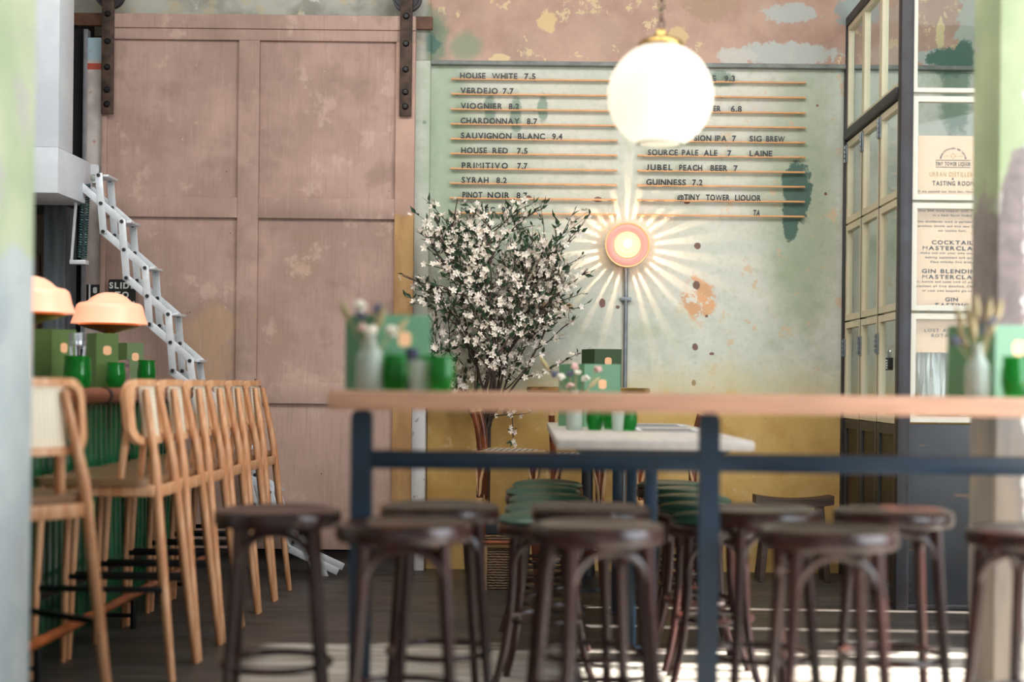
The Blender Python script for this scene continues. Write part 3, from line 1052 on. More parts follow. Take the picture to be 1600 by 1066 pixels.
t = poster('poster', 'kraft poster of COCKTAIL, GIN BLENDING and GIN TASTING masterclasses in the third pane', x0, x1, PZ(1460, 486, PYW), PZ(1460, 326, PYW), None)
ox, oz = t.location.x, t.location.z
b = MB()
for txt, py, w in (('COCKTAIL', 382, 64), ('MASTERCLASS', 391, 92), ('GIN BLENDING', 427, 94), ('MASTERCLASS', 436, 92), ('GIN', 471, 20), ('TASTING', 480, 53)):
    pline(b, txt, py, 6.2 * k, w * k)
b.build('printed_text', M['ink'], t, norm=False, smooth=False)
b = MB()
for txt, py, w in (('our new 300 litre copper still, Henry. He is', 331, 132), ('to a Small Batch Vodka.', 338, 62), ('Our tiny distilleries work in partnership under the', 348, 134), ('We produce, bottle and wax seal all our gin at', 355, 130), ('our London bars.', 362, 44),
                   ('Mix, shake and stir your own cocktails using', 397, 128), ('making equipment and quality', 404, 84), ('Class includes five drinks', 411, 68),
                   ('Distil, bottle and name two of your own gins', 442, 132), ('a selection of five distilled. Class includes', 449, 130), ('of your own bespoke gin to take', 456, 92), ('and compare and contrast gins from', 486, 110)):
    pline(b, txt, py, 3.2 * k, w * k, track=.25)
b.build('small_print', plain('brown ink', (92, 76, 66), .6, var=.1), t, norm=False, smooth=False)
t = poster('poster', 'kraft poster behind plastic sheeting in the lowest pane of the screen', x0, x1, PZ(1460, 551, PYW), PZ(1460, 498, PYW), None)
ox, oz = t.location.x, t.location.z
b = MB()
pline(b, 'LOST AMERICANA', 519, 5 * k, 84 * k)
pline(b, 'BOTANICALS', 527, 5 * k, 62 * k)
b.build('printed_text', plain('faint ink', (132, 112, 100), .6, var=.1), t, norm=False, smooth=False)
# hanging plastic sheeting
t = thing('plastic_sheet', 'clear crinkled plastic sheeting hanging behind the lowest glass pane', 'plastic sheet', (0, GY + .09, 0))
b = MB()
xa, xb = PX(1437, 600, GY + .09), PX(1476, 600, GY + .09)
nx_, nz2 = 24, 10
zt_, zb_ = 1.46, .99
vs = [(xa + (xb - xa) * i / nx_ + .006 * sin(j * .9 + i), .018 * sin(i * 1.3 + .2 * j), zb_ + (zt_ - zb_) * j / nz2) for j in range(nz2 + 1) for i in range(nx_ + 1)]
fs = [(j * (nx_ + 1) + i, j * (nx_ + 1) + i + 1, (j + 1) * (nx_ + 1) + i + 1, (j + 1) * (nx_ + 1) + i) for j in range(nz2) for i in range(nx_)]
b.add(vs, fs)
xa, xb = PX(1486, 600, GY + .09), PX(1503, 600, GY + .09)
vs = [(xa + (xb - xa) * i / 10 + .02 * sin(j * .5), .012 * sin(i * 1.3), .99 + .36 * j / nz2) for j in range(nz2 + 1) for i in range(11)]
fs = [(j * 11 + i, j * 11 + i + 1, (j + 1) * 11 + i + 1, (j + 1) * 11 + i) for j in range(nz2) for i in range(10)]
b.add(vs, fs)
b.build('sheeting', M['plastic'], t)

# ------------------------------------------------------------------ menu on the wall
left_rails = [123.3, 146.7, 170.5, 193.5, 216.8, 239.8, 263.2, 286.1, 309.2, 332.4]
ordn = ('top', 'second', 'third', 'fourth', 'fifth', 'sixth', 'seventh', 'eighth', 'ninth', 'lowest')
RYW = YB - .02
rail_z = [PZ(705, py, RYW) for py in left_rails]
for side, (pa, pb) in enumerate(((704, 965), (996, 1258))):
    xa, xb = PX(pa, 230, RYW), PX(pb, 230, RYW)
    for i, z in enumerate(rail_z):
        r = thing('menu_rail', '%s copper coloured menu rail of the %s column' % (ordn[i], 'wine' if side == 0 else 'beer'), 'rail', (0, RYW, z), 0, 'menu rails on the mint wall')
        b = MB()
        b.box(xa, xb, -.012, .0, -.008, .004, .002)
        b.box(xa, xb, -.022, -.012, -.008, -.001, .002)
        b.build('rail_strip', M['rail'], r)
        for q in (.035, .5, .965):
            MB().box(xa + (xb - xa) * q - .004, xa + (xb - xa) * q + .004, .0, .02, -.006, .006).build('bracket', M['letter'], r)

LINES = [
    (0, 0, [('HOUSE', 186, 280), ('WHITE', 303, 397), ('7.5', 422, 463)]),
    (0, 1, [('VERDEJO', 187, 325), ('7.7', 343, 383)]),
    (0, 2, [('VIOGNIER', 188, 342), ('8.2', 364, 403)]),
    (0, 3, [('CHARDONNAY', 188, 405), ('8.7', 431, 470)]),
    (0, 4, [('SAUVIGNON', 189, 375), ('BLANC', 398, 498), ('9.4', 524, 562)]),
    (0, 5, [('HOUSE', 190, 285), ('RED', 305, 362), ('7.5', 395, 434)]),
    (0, 6, [('PRIMITIVO', 192, 362), ('7.7', 396, 434)]),
    (0, 7, [('SYRAH', 192, 291), ('8.2', 319, 358)]),
    (0, 8, [('PINOT', 195, 268), ('NOIR', 287, 368), ('8.7', 393, 433)]),
    (0, 9, [('MALBEC', 190, 315), ('9.4', 338, 380)]),
    (1, 0, [('E', 1112, 1127), ('9.3', 1156, 1195)]),
    (1, 2, [('ER', 1115, 1144), ('6.8', 1180, 1220)]),
    (1, 4, [('SION', 1045, 1108), ('IPA', 1122, 1165), ('7', 1184, 1196), ('SIG', 1248, 1293), ('BREW', 1309, 1378)]),
    (1, 5, [('SOURCE', 875, 985), ('PALE', 1000, 1060), ('ALE', 1080, 1130), ('7', 1167, 1180), ('LAINE', 1248, 1332)]),
    (1, 6, [('JUBEL', 870, 965), ('PEACH', 990, 1075), ('BEER', 1105, 1168), ('7', 1190, 1202)]),
    (1, 7, [('GUINNESS', 869, 1015), ('7.2', 1038, 1076)]),
    (1, 8, [('@', 983, 1003), ('TINY', 1008, 1067), ('TOWER', 1088, 1176), ('LIQUOR', 1195, 1291)]),
    (1, 9, [('TA', 1260, 1286)]),
]
CAPH = .0345
for side, i, words in LINES:
    full = ' '.join(w for w, _, _ in words)
    if len(full.split()) == 1:
        labl = 'loose black letters %s on the %s rail of the beer column' % (full, ordn[i])
    else:
        labl = 'black letters reading %s on the %s rail' % (full, ordn[i])
    z = rail_z[i]
    t = thing('menu_lettering', labl, 'lettering', (0, RYW - .017, z), 0, 'menu lettering on the mint wall')
    for w, a, c in words:
        pa, pc = 640 + a / 2.353, 640 + c / 2.353
        py = left_rails[i] - 5 + (pa - 705) * .0125
        xa, xc = PX(pa, py, RYW), PX(pc, py, RYW)
        for ch, (x, sx) in zip(w, word_slots(w, xa, xc, CAPH)):
            b = MB()
            glyph_into(b, ch, x, 0, 0.0, CAPH * (.85 if ch == '@' else 1), .004, sx, .12 if full == 'TA' else 0)
            b.build('letter', M['letter'], t, norm=False, smooth=False)

# ------------------------------------------------------------------ wall light
wx, wz = P(979.5, 384, YB - .08)
t = thing('wall_light', 'round pink glass wall light casting rays on the mint wall', 'wall light', (wx, YB, wz))
Mx = Matrix.Rotation(pi / 2, 4, 'X')
MB().lathe([(0, .040), (.10, .040), (.112, .036), (.112, 0.001), (0, .001)], 48, Mx).build('backplate', M['conduit'], t)
for k in range(1):
    b = MB()
    NR = 26
    for q in range(NR):
        a0 = 2 * pi * q / NR
        wd = 2 * pi / NR * (.40 + .42 * R.random())
        r0, r1 = .112, .128
        o = [(r0 * cos(a0 - wd / 2), r0 * sin(a0 - wd / 2)), (r1 * cos(a0 - wd / 2), r1 * sin(a0 - wd / 2)), (r1 * cos(a0 + wd / 2), r1 * sin(a0 + wd / 2)), (r0 * cos(a0 + wd / 2), r0 * sin(a0 + wd / 2))]
        b.prism(o, .088, Matrix.Translation((0, -.12, 0)))
    b.build('ribbed_rim', M['rib'], t)
MB().lathe([(.076, .123), (.10, .132), (.122, .128), (.131, .122), (.131, .119), (.076, .119)], 64, Mx, True).build('front_ring', M['pink_ring'], t)
MB().lathe([(.1255, .13), (.131, .132), (.134, .126), (.133, .118), (.128, .118)], 64, Mx, True).build('outer_rim', M['amber_rim'], t)
b = MB()
b.lathe([(0, .13), (.052, .128), (.054, .136), (.058, .136), (.060, .128), (.070, .128), (.072, .134), (.077, .134), (.079, .12), (0, .12)], 48, Mx)
b.build('lens', M['lens_glow'], t)
MB().ball((.002, -.14, .004), .024, 3, (1, .8, 1)).build('bulb', M['bulb_glow'], t)
lamp('wall_light_bulb', 'POINT', (0, -.10, 0), None, 8.5, (1.0, .68, .46), radius=.0012, parent=t)

cxx = wx
t = thing('conduit_pipe', 'thin grey metal conduit running down from the round wall light', 'pipe', (cxx, YB - .018, 0))
MB().tube([(0, 0, wz - .13), (0, 0, 1.6), (0, 0, .2)], .0125, 12).build('pipe', M['conduit'], t)
zc = PZ(979, 468, YB)
MB().box(-.035, .035, -.012, .018, zc - .012, zc + .012, .004).build('saddle_clip', M['conduit'], t)

# ------------------------------------------------------------------ pendant
PYD = 4.94
gx, gz = P(1032, 150, PYD)
t = thing('pendant_lamp', 'white milk glass globe pendant glowing on a chain above the table', 'pendant lamp', (gx, PYD, gz))
Rg = .184
prof = []
for i in range(33):
    a = radians(-64 + (70 + 64) * i / 32)
    prof.append((Rg * cos(a), Rg * sin(a) * 1.0))
b = MB()
b.lathe(prof, 64)
b.build('globe', M['milk'], t, norm=False)
zb2 = -Rg * sin(radians(64))
MB().lathe([(Rg * cos(radians(64)) - .004, zb2 + .004), (Rg * cos(radians(64)) + .004, zb2), (Rg * cos(radians(64)), zb2 - .006), (Rg * cos(radians(64)) - .012, zb2 - .002)], 48, None, True).build('lower_rim', M['clear_glass'], t)
zt2 = Rg * sin(radians(70))
MB().lathe([(.078, zt2 - .006), (.082, zt2 + .004), (.07, zt2 + .018), (.04, zt2 + .028), (.022, zt2 + .04), (.016, zt2 + .055), (0, zt2 + .06)], 32).build('gallery_cap', M['brass'], t)
z = zt2 + .055
links = MB()
k = 0
while gz + z < 4.25:
    pts = []
    for i in range(14):
        a = 2 * pi * i / 14
        u, v = .009 * cos(a), .021 * sin(a)
        pts.append((u, 0, z + .02 + v) if k % 2 == 0 else (0, u, z + .02 + v))
    links.tube(pts, .0032, 6, True)
    z += .034
    k += 1
links.build('chain', M['rust_iron'], t)
MB().lathe([(0, z + .03), (.05, z + .03), (.05, z), (.01, z - .01), (0, z - .01)], 24).build('ceiling_rose', M['brass'], t)
MB().tube([(0, 0, .11), (0, 0, .04)], .03, 16).build('lamp_holder', M['brass'], t)
MB().tube([(0, 0, .05), (0, 0, .02), (0, 0, -.05), (0, 0, -.08)], [.014, .024, .028, .012], 16).build('bulb', glow('pendant bulb', (255, 226, 180), 5.0), t)
lamp('pendant_bulb', 'POINT', (0, 0, -.02), None, 1.9, (1.0, .88, .76), radius=.05, parent=t)


# ------------------------------------------------------------------ bentwood stools
def stool(name, label, cat, h, Rs, group, cushion=False, loc=(0, 0, 0), rz=0.0, foot=.215, curve=.02):
    t = thing(name, label, cat, loc, rz, group)
    hs = h - (.03 if cushion else 0)
    prof = [(0, hs - .010), (Rs * .70, hs - .010), (Rs * .80, hs - .004), (Rs * .9, hs), (Rs * .97, hs - .004), (Rs, hs - .014), (Rs, hs - .040), (Rs * .96, hs - .05), (Rs * .75, hs - .05), (0, hs - .046)]
    MB().lathe(prof, 40).build('seat', M['bent_wood'], t)
    if cushion:
        MB().lathe([(0, h + .004), (Rs * .6, h + .002), (Rs * .88, h - .006), (Rs * .98, h - .018), (Rs * 1.0, h - .026), (Rs * .95, hs - .002), (0, hs - .004)], 40).build('cushion', M['green_vinyl'], t)
    top = Rs * .80
    for k in range(4):
        a = pi / 4 + k * pi / 2
        pts, rad = [], []
        for i in range(9):
            u = i / 8
            z = (hs - .045) * (1 - u)
            r = top + (foot - top) * u ** 1.6 + curve * sin(pi * min(1, u * 1.2)) * .3
            if cushion:
                r = top + .004 * sin(pi * u) + (foot - top) * u ** 3
            pts.append((r * cos(a), r * sin(a), max(z, .0)))
            rad.append(.0175 - .004 * u)
        MB().tube(pts, rad, 10).build('leg', M['bent_wood'], t)
    for k in range(4):
        a0, a1 = pi / 4 + k * pi / 2, pi / 4 + (k + 1) * pi / 2
        zb_ = hs - .25
        pts = []
        p0 = Vector(((top + .012) * cos(a0), (top + .012) * sin(a0), 0))
        p1 = Vector(((top + .012) * cos(a1), (top + .012) * sin(a1), 0))
        for i in range(15):
            u = i / 14
            q = p0.lerp(p1, .5 - .5 * cos(pi * u))
            s_ = sin(pi * u) ** .55
            q.z = zb_ + (hs - .062 - zb_) * s_
            pts.append(q)
        MB().tube(pts, .0115, 8).build('brace', M['bent_wood'], t)
    zr = h * .40
    rr = top + (foot - top) * ((1 - zr / hs) ** (3 if cushion else 1.6)) - .022
    MB().tube(arc((0, 0), rr, 0, 2 * pi * 39 / 40, 40, zr), .0105, 8, True).build('foot_ring', M['bent_wood'], t)
    return t


front = [  # x px, Y, rz, label
    (634, 3.80, .10, 'dark bentwood bar stool in the near row, in front of the left blue table leg'),
    (935, 3.80, .3, 'dark bentwood bar stool in the near row, between the two blue table legs'),
    (1297, 3.76, .02, 'reddish dark bentwood bar stool in the near row, right of the second blue table leg'),
    (1622, 3.80, .75, 'dark bentwood bar stool in front of the flaking column, cut off by the right edge'),
    (690, 4.37, .2, 'dark bentwood bar stool behind the table, beside the left blue table leg'),
    (925, 4.37, .45, 'dark bentwood bar stool behind the table, with the green stools behind it'),
    (1190, 4.37, .25, 'dark bentwood bar stool behind the table, just right of the second blue leg'),
    (1398, 4.37, .0, 'dark bentwood bar stool behind the table, in front of the slate panel'),
    (437, 4.16, .12, 'dark bentwood bar stool at the table end, nearest the row of pale bar chairs'),
]
base = None
for px, Y, rz, labl in front:
    X = (px - VX) * Y / F
    if base is None:
        base = stool('bar_stool', labl, 'stool', .75, .183, 'dark bentwood bar stools round the long blue table', False, (X, Y, 0), rz)
    else:
        dup(base, (X, Y, 0), rz, labl)

gl_l = ['green topped stool at the wall end of the %s row', 'second green topped stool from the wall end in the %s row', 'third green topped stool from the wall end in the %s row', 'fourth green topped stool from the wall end in the %s row', 'green topped stool at the camera end of the %s row']
base = None
for side, (X, yoff) in enumerate(((.0, 0), (.62, .05))):
    for i in range(5):
        Y = 7.02 - i * .44 + yoff
        xx = X + R.uniform(-.015, .015) + (-.035 if (side == 0 and i == 1) else 0)
        labl = gl_l[i] % ('left' if side == 0 else 'right')
        if base is None:
            base = stool('cushioned_stool', labl, 'stool', .645, .175, 'green topped stools along the pale table', True, (xx, Y, 0), .1, .235)
        else:
            dup(base, (xx, Y, 0), R.uniform(-.15, .15), labl)

# ------------------------------------------------------------------ long blue table in front
TY = 4.05
xL = -.585
t = thing('bar_table', 'long high table with an oak top on blue steel legs', 'table', (0, TY, 0))
MB().box(xL, 2.6, -.31, .31, 1.048, 1.098, .006).build('tabletop', M['table_oak'], t)
for x in (-.533, .456, 1.45, 2.35):
    b = MB()
    b.prism(rrect(x - .029, x + .029, 0, 1.046, .0285, 6), .05, Matrix.Translation((0, -.025, 0)))
    b.build('leg', M['blue_steel'], t)
MB().box(-.51, 2.35, -.024, .024, .876, .928, .004).build('stretcher', M['blue_steel'], t)

# ------------------------------------------------------------------ pale table in the middle
t = thing('counter_table', 'long pale timber table on slim blue posts, below the pendant lamp', 'table', (.352, 6.05, 0), radians(1.0))
MB().box(-.345, .345, -1.1, 1.1, .895, .93, .006).build('tabletop', M['pale_top'], t)
b = MB()
b.add([(-.29, -1.0, .895), (.29, -1.0, .895), (.29, 1.0, .895), (-.29, 1.0, .895), (-.2, -.98, .855), (.2, -.98, .855), (.2, .98, .855), (-.2, .98, .855)],
      [(0, 1, 2, 3), (4, 5, 6, 7), (0, 1, 5, 4), (1, 2, 6, 5), (2, 3, 7, 6), (3, 0, 4, 7)])
b.build('underframe', M['blue_steel'], t)
for y in (-.93, 0.0, .93):
    lg = MB().box(-.022, .022, y - .022, y + .022, .012, .86, .003).build('leg', M['blue_steel'], t)
    MB().box(-.045, .045, y - .045, y + .045, 0, .014, .003).build('foot_plate', M['blue_steel'], lg)


# ------------------------------------------------------------------ table items
def menu(label, loc, rz=0.0, h=.22, w=.155, group='folded green menus', lit='menu_green'):
    t = thing('menu', label, 'menu', loc, rz, group)
    for sgn, ang in ((1, radians(14)), (-1, radians(48))):
        dx, dy = sgn * cos(ang), sin(ang)
        b = MB()
        b.bar((0, 0, h / 2), (dx * w, dy * w, h / 2), .003, h, (0, 0, 1), .0)
        lf = b.build('menu_leaf', M[lit], t)
        if sgn == 1:
            q = Vector((dx * w * .5, dy * w * .5, h * .68))
            nrm = Vector((dy, -dx, 0))
            Mx = Matrix.Translation(q + nrm * .0016) @ Matrix.Rotation(math.atan2(dy, dx), 4, 'Z')
            MB().prism(rrect(-.019, .019, -.022, .022, .014), .001, Mx).build('emblem', M['emblem'], lf)
    return t


def tumbler(label, loc, group, r=.034, h=.095):
    t = thing('tumbler', label, 'glass', loc, 0, group)
    b = MB()
    b.lathe([(0, .0), (r * .72, .0), (r * .82, .006), (r, h * .35), (r, h * .6), (r * .86, h * .86), (r * .92, h), (r * .85, h), (r * .80, h * .86), (r * .92, h * .6), (r * .92, h * .35), (r * .72, .012), (0, .012)], 24)
    b.build('glass_body', M['green_glass'], t)
    return t


def vase(label, loc, h=.17, r=.038):
    t = thing('vase', label, 'vase', loc, 0, 'glass vases of dried flowers')
    MB().lathe([(0, 0), (r * .9, 0), (r, .008), (r, h * .5), (r * .92, h * .6), (r * .5, h * .75), (r * .42, h * .92), (r * .52, h), (r * .42, h), (r * .34, h * .9), (r * .42, h * .74), (r * .84, h * .58), (r * .9, h * .5), (r * .9, .014), (0, .014)], 28).build('vase_body', M['clear_glass'], t)
    return t


def bouquet(label, loc, seed, spread=.09, h0=.12, kinds=('bloom_white', 'dried', 'thistle', 'bloom_pink'), scale=1.0, lean=(0, 0)):
    rr = random.Random(seed)
    t = thing('dried_flowers', label, 'flowers', loc, 0, 'dried flowers in vases')
    for i in range(11):
        a = 2 * pi * i / 11 + rr.uniform(-.3, .3)
        rad = spread * rr.uniform(.25, 1.0)
        top = Vector((rad * cos(a) + lean[0], rad * sin(a) * .7 + lean[1], h0 + rr.uniform(.02, .13) * scale - rad * .25))
        mid = Vector((rad * .25 * cos(a), rad * .25 * sin(a), h0 * .85))
        sm = MB().tube([(0.004 * cos(a), .004 * sin(a), .02), mid, top], .0016, 5).build('stem', M['dried'], t)
        kd = kinds[i % len(kinds)]
        b = MB()
        d = (top - mid).normalized()
        if kd == 'dried':
            b.tube([top - d * .01, top + d * .012, top + d * .035, top + d * .06], [.004, .011, .009, .002], 8)
        elif kd == 'thistle':
            b.ball(top, .014, 1)
            for q in range(9):
                v = Vector((rr.uniform(-1, 1), rr.uniform(-1, 1), rr.uniform(-.3, 1))).normalized()
                b.tube([top + v * .01, top + v * .024], [.004, .0008], 5)
        else:
            for q in range(9):
                v = Vector((rr.uniform(-1, 1), rr.uniform(-1, 1), rr.uniform(-.4, 1))).normalized()
                b.ball(top + v * .012, .010, 1, (1, 1, .8))
        b.build('flower_head', M[kd], sm)
    return t


TZ = 1.098


def at(px, Y):
    return (px - VX) * Y / F


# left cluster on the long table
menu('folded green menu standing at the left end of the long oak table', (at(590, 4.12), 4.12, TZ), .05)
vase('pale glass vase of dried flowers at the left end of the long oak table', (at(578, 4.0), 4.0, TZ))
bouquet('dried white and grey flowers in the vase left on the long oak table', (at(578, 4.0), 4.0, TZ), 3)
tumbler('green glass tumbler left in the cluster beside the big green menu', (at(618, 4.0), 4.0, TZ), 'green tumblers on the long table', .036, .1)
tumbler('green glass tumbler behind the cluster on the long table', (at(673, 4.06), 4.06, TZ), 'green tumblers on the long table', .036, .1)
tumbler('green glass tumbler rightmost in the cluster on the long table', (at(690, 3.92), 3.92, TZ), 'green tumblers on the long table', .036, .1)
for i, (px, Y, labl) in enumerate(((640, 4.07, 'dark folded napkin roll between the tumblers on the long table'),)):
    t = thing('napkin_roll', labl, 'napkin', (at(px, Y), Y, TZ))
    MB().tube([(0, 0, 0), (.002, 0, .05), (.006, .004, .12)], [.018, .02, .018], 12).build('roll', plain('navy napkin', (60, 56, 84), .8, var=.2), t)
    MB().lathe([(.0205, .04), (.0215, .045), (.0215, .06), (.0205, .065)], 16, None, True).build('band', M['paper_white'], t)
t = thing('water_glass', 'clear water glass in the middle of the cluster on the long table', 'glass', (at(655, 3.94), 3.94, TZ))
MB().lathe([(0, 0), (.026, 0), (.032, .085), (.029, .085), (.024, .008), (0, .008)], 24).build('glass_body', M['clear_glass'], t)
# right cluster
vase('pale glass vase of dried grasses in front of the flaking column', (at(1527, 4.0), 4.0, TZ), .15, .034)
bouquet('brown dried grasses and thistle in the vase before the flaking column', (at(1527, 4.0), 4.0, TZ), 11, .075, .11, ('dried', 'dried', 'thistle', 'dried'))
menu('folded pale green menu at the right end of the photo, before the flaking column', (at(1554, 4.14), 4.14, TZ), .02, .21)
tumbler('green glass tumbler in front of the menu by the flaking column', (at(1585, 3.96), 3.96, TZ), 'green tumblers on the long table', .036, .115)
t = thing('napkin_roll', 'dark napkin roll beside the tumbler by the flaking column', 'napkin', (at(1606, 3.98), 3.98, TZ))
MB().tube([(0, 0, 0), (.002, 0, .05), (.006, .004, .12)], [.018, .02, .018], 12).build('roll', plain('navy napkin b', (60, 56, 84), .8, var=.2), t)

# pale table items
PZT = .93
yy = 6.5
menu('tall folded green menu standing on the pale table', (at(913, 6.42), 6.42, PZT), .0, .285, .17)
vase('pale glass vase of dried flowers on the pale table', (at(898, 5.95), 5.95, PZT), .17, .034)
bouquet('dried pink and white flowers in the vase on the pale table', (at(898, 5.95), 5.95, PZT), 5, .12, .15, ('bloom_pink', 'dried', 'bloom_white', 'thistle'), 1.2)
for px, Y, labl in ((930, 6.0, 'green glass tumbler next to the vase on the pale table'), (955, 6.15, 'green glass tumbler in the middle of the pale table cluster'), (983, 5.95, 'bright green glass tumbler at the right of the pale table cluster')):
    tumbler(labl, (at(px, Y), Y, PZT), 'green tumblers on the pale table', .036, .1)
t = thing('water_glass', 'small clear glass behind the green tumblers on the pale table', 'glass', (at(966, 5.9), 5.9, PZT))
MB().lathe([(0, 0), (.022, 0), (.028, .08), (.025, .08), (.02, .008), (0, .008)], 24).build('glass_body', M['clear_glass'], t)
for i, (xa, Y, labl) in enumerate(((.5, 6.05, 'dark placemat sheet nearer the front of the pale table'), (.5, 6.75, 'dark placemat sheet at the far end of the pale table'))):
    t = thing('placemat', labl, 'placemat', (xa, Y, PZT), .0, 'placemats on the pale table')
    MB().box(-.13, .13, -.18, .18, 0, .003).build('sheet', M['placemat'], t)
    MB().ringplate(rrect(-.13, .13, -.18, .18, .004, 2), rrect(-.112, .112, -.162, .162, .004, 2), .001, Matrix.Translation((0, 0, .004)) @ Matrix.Rotation(-pi / 2, 4, 'X')).build('border', M['paper_white'], t)

# ------------------------------------------------------------------ bistro table and rattan chairs at the wall
BX, BY = .215, 7.92
t = thing('bistro_table', 'round high bistro table with brass rim beneath the wall light', 'table', (BX, BY, 0))
MB().lathe([(0, 1.105), (.33, 1.105), (.333, 1.10), (.333, 1.078), (0, 1.078)], 48).build('tabletop', M['bar_top'], t)
MB().lathe([(.332, 1.107), (.342, 1.104), (.345, 1.091), (.342, 1.077), (.332, 1.075)], 48, None, True).build('brass_rim', M['brass'], t)
MB().lathe([(0, 1.078), (.12, 1.07), (.04, 1.05), (.03, .9), (.034, .3), (.05, .06), (.22, .02), (.23, 0), (0, 0)], 28).build('pedestal', plain('dark iron', (36, 38, 42), .5, .4), t)
menu('small dark green menu with orange emblem on the round bistro table', (at(928, 7.95), 7.95, 1.107), -.25, .215, .15, 'folded green menus', 'menu_dark') if False else None
M['menu_dark'] = plain('dark menu card green', (52, 76, 44), .5, var=.1)
menu('small dark green menu with orange emblem on the round bistro table', (at(929, 7.95), 7.95, 1.107), -.25, .215, .15, 'folded green menus', 'menu_dark')


def rattan_chair(label, loc, rz):
    t = thing('rattan_chair', label, 'chair', loc, rz, 'rattan bar chairs round the bistro table')
    h = .752
    MB().lathe([(0, h + .008), (.17, h + .006), (.198, h), (.198, h - .006), (0, h - .008)], 40).build('seat', M['woven'], t)
    MB().lathe([(.192, h + .008), (.206, h + .004), (.21, h - .008), (.206, h - .022), (.19, h - .02)], 40, None, True).build('seat_rim', M['cane_pale'], t)
    ang = [radians(a) for a in (40, 140, 220, 320)]     # back is at -x (140, 220)
    for a in ang:
        c, s_ = cos(a), sin(a)
        lg = MB().tube([(.175 * c, .175 * s_, h - .015), (.185 * c, .185 * s_, .45), (.21 * c, .21 * s_, .2), (.235 * c, .235 * s_, 0)], [.017, .017, .016, .015], 10).build('leg', M['bamboo'], t)
        b = MB()
        b.tube([(.187 * c, .187 * s_, .44), (.19 * c, .19 * s_, .5)], .021, 10)
        b.build('binding', M['cane_pale'], lg)
    for i in range(4):
        a0, a1 = ang[i], ang[(i + 1) % 4]
        am = a0 + ((a1 - a0) % (2 * pi)) / 2
        for a_, off in ((a0, .28), (a1, -.28)):
            q = MB()
            ae = a_ + off
            q.tube([(.19 * cos(a_), .19 * sin(a_), .48), (.195 * cos(a_ + off * .35), .195 * sin(a_ + off * .35), .60), (.19 * cos(ae), .19 * sin(ae), h - .02)], .0075, 8)
            q.build('brace', M['cane_pale'], t)
        MB().tube([(.208 * cos(a0), .208 * sin(a0), .26), (.208 * cos(a1), .208 * sin(a1), .26)], .011, 8).build('stretcher', M['bamboo'], t)
    pts_t = []
    for a in (ang[1], ang[2]):
        c, s_ = cos(a), sin(a)
        ps = MB().tube([(.185 * c, .185 * s_, h - .01), (.205 * c, .195 * s_, .87), (.245 * c, .2 * s_, 1.0)], .0165, 10).build('back_post', M['bamboo'], t)
        MB().tube([(.236 * c, .199 * s_, .965), (.246 * c, .2 * s_, 1.005)], .0195, 10).build('binding', M['cane_pale'], ps)
    a1, a2 = ang[1], ang[2]
    MB().tube([(.245 * cos(a1) - .0, .2 * sin(a1), 1.0), (-.215, .07, 1.012), (-.215, -.07, 1.012), (.245 * cos(a2), .2 * sin(a2), 1.0)], .013, 8).build('top_rail', M['cane_pale'], t)
    return t


rc = rattan_chair('rattan bar chair in front of the blossom tree, seat facing the bistro table', (at(796, 7.84), 7.84, 0), radians(-4))
dup(rc, (at(904, 7.45), 7.45, 0), radians(86), 'rattan bar chair with its back to the camera, between tree and pale table')
dup(rc, (at(1044, 7.80), 7.80, 0), radians(176), 'rattan bar chair under the wall light conduit, seat facing left')

# wicker hamper and black box
hx = at(787, 7.84)
t = thing('wicker_hamper', 'small dark wicker hamper on the floor under the rattan chair by the blossom tree', 'basket', (hx, 7.84, 0))
MB().box(-.085, .085, -.11, .11, 0, .24, .012).build('hamper_body', M['wicker'], t)
b = MB()
b.tube([(-.085, -.11, .24), (.085, -.11, .24), (.085, .11, .24), (-.085, .11, .24)], .012, 8, True)
for sx in (-1, 1):
    b.tube([(.085 * sx, -.112, .0), (.085 * sx, -.112, .24)], .010, 8)
b.build('cane_edging', M['cane_pale'], t)
MB().box(-.092, .092, -.117, .117, .252, .30, .01).build('lid', M['wicker'], t)
t = thing('box', 'black box with small white print on top of the wicker hamper', 'box', (hx, 7.84, .302))
MB().box(-.085, .085, -.1, .1, 0, .085, .004).build('carton', plain('black carton', (40, 46, 52), .5, var=.1), t)
b = MB()
text_line(b, '22', .01, -.1005, .04, .018, None, .001, .3)
b.build('printed_text', M['sign_white'], t, norm=False, smooth=False)

# low elm bench by the glazed doors
bx0 = at(1241, 8.25)
t = thing('low_bench', 'low dark elm saddle bench against the ochre wall by the folding doors', 'bench', (bx0, 8.25, 0))
b = MB()
out = []
for i in range(13):
    u = -1 + 2 * i / 12
    out.append((u * .225, .495 - .022 * (1 - u * u)))
out2 = [(x, z - .05) for x, z in reversed(out)]
b.prism(out + out2, .15, Matrix.Translation((0, -.075, 0)))
b.build('seat', M['dark_bench'], t)
for sx in (-1, 1):
    for sy in (-1, 1):
        MB().bar((.15 * sx, .045 * sy, .44), (.19 * sx, .075 * sy, 0.0), .035, .045, (0, 1, 0), .003).build('leg', M['dark_bench'], t)
MB().bar((-.172, 0, .2), (.172, 0, .2), .02, .03, (0, 0, 1), .002).build('stretcher', M['dark_bench'], t)

# ------------------------------------------------------------------ blossom tree
TX, TYY = at(757, 8.28), 8.28
t = thing('blossom_tree', 'tall arrangement of white cherry blossom branches against the mint wall', 'blossom branches', (TX, TYY, 0))
rr = random.Random(21)
MB().lathe([(0, 0), (.085, 0), (.10, .02), (.115, .2), (.12, .215), (.105, .215), (.095, .19), (0, .19)], 28).build('pot', plain('dark pot', (44, 40, 40), .6, var=.2), t)
leafb, blosb, twigb = MB(), MB(), None


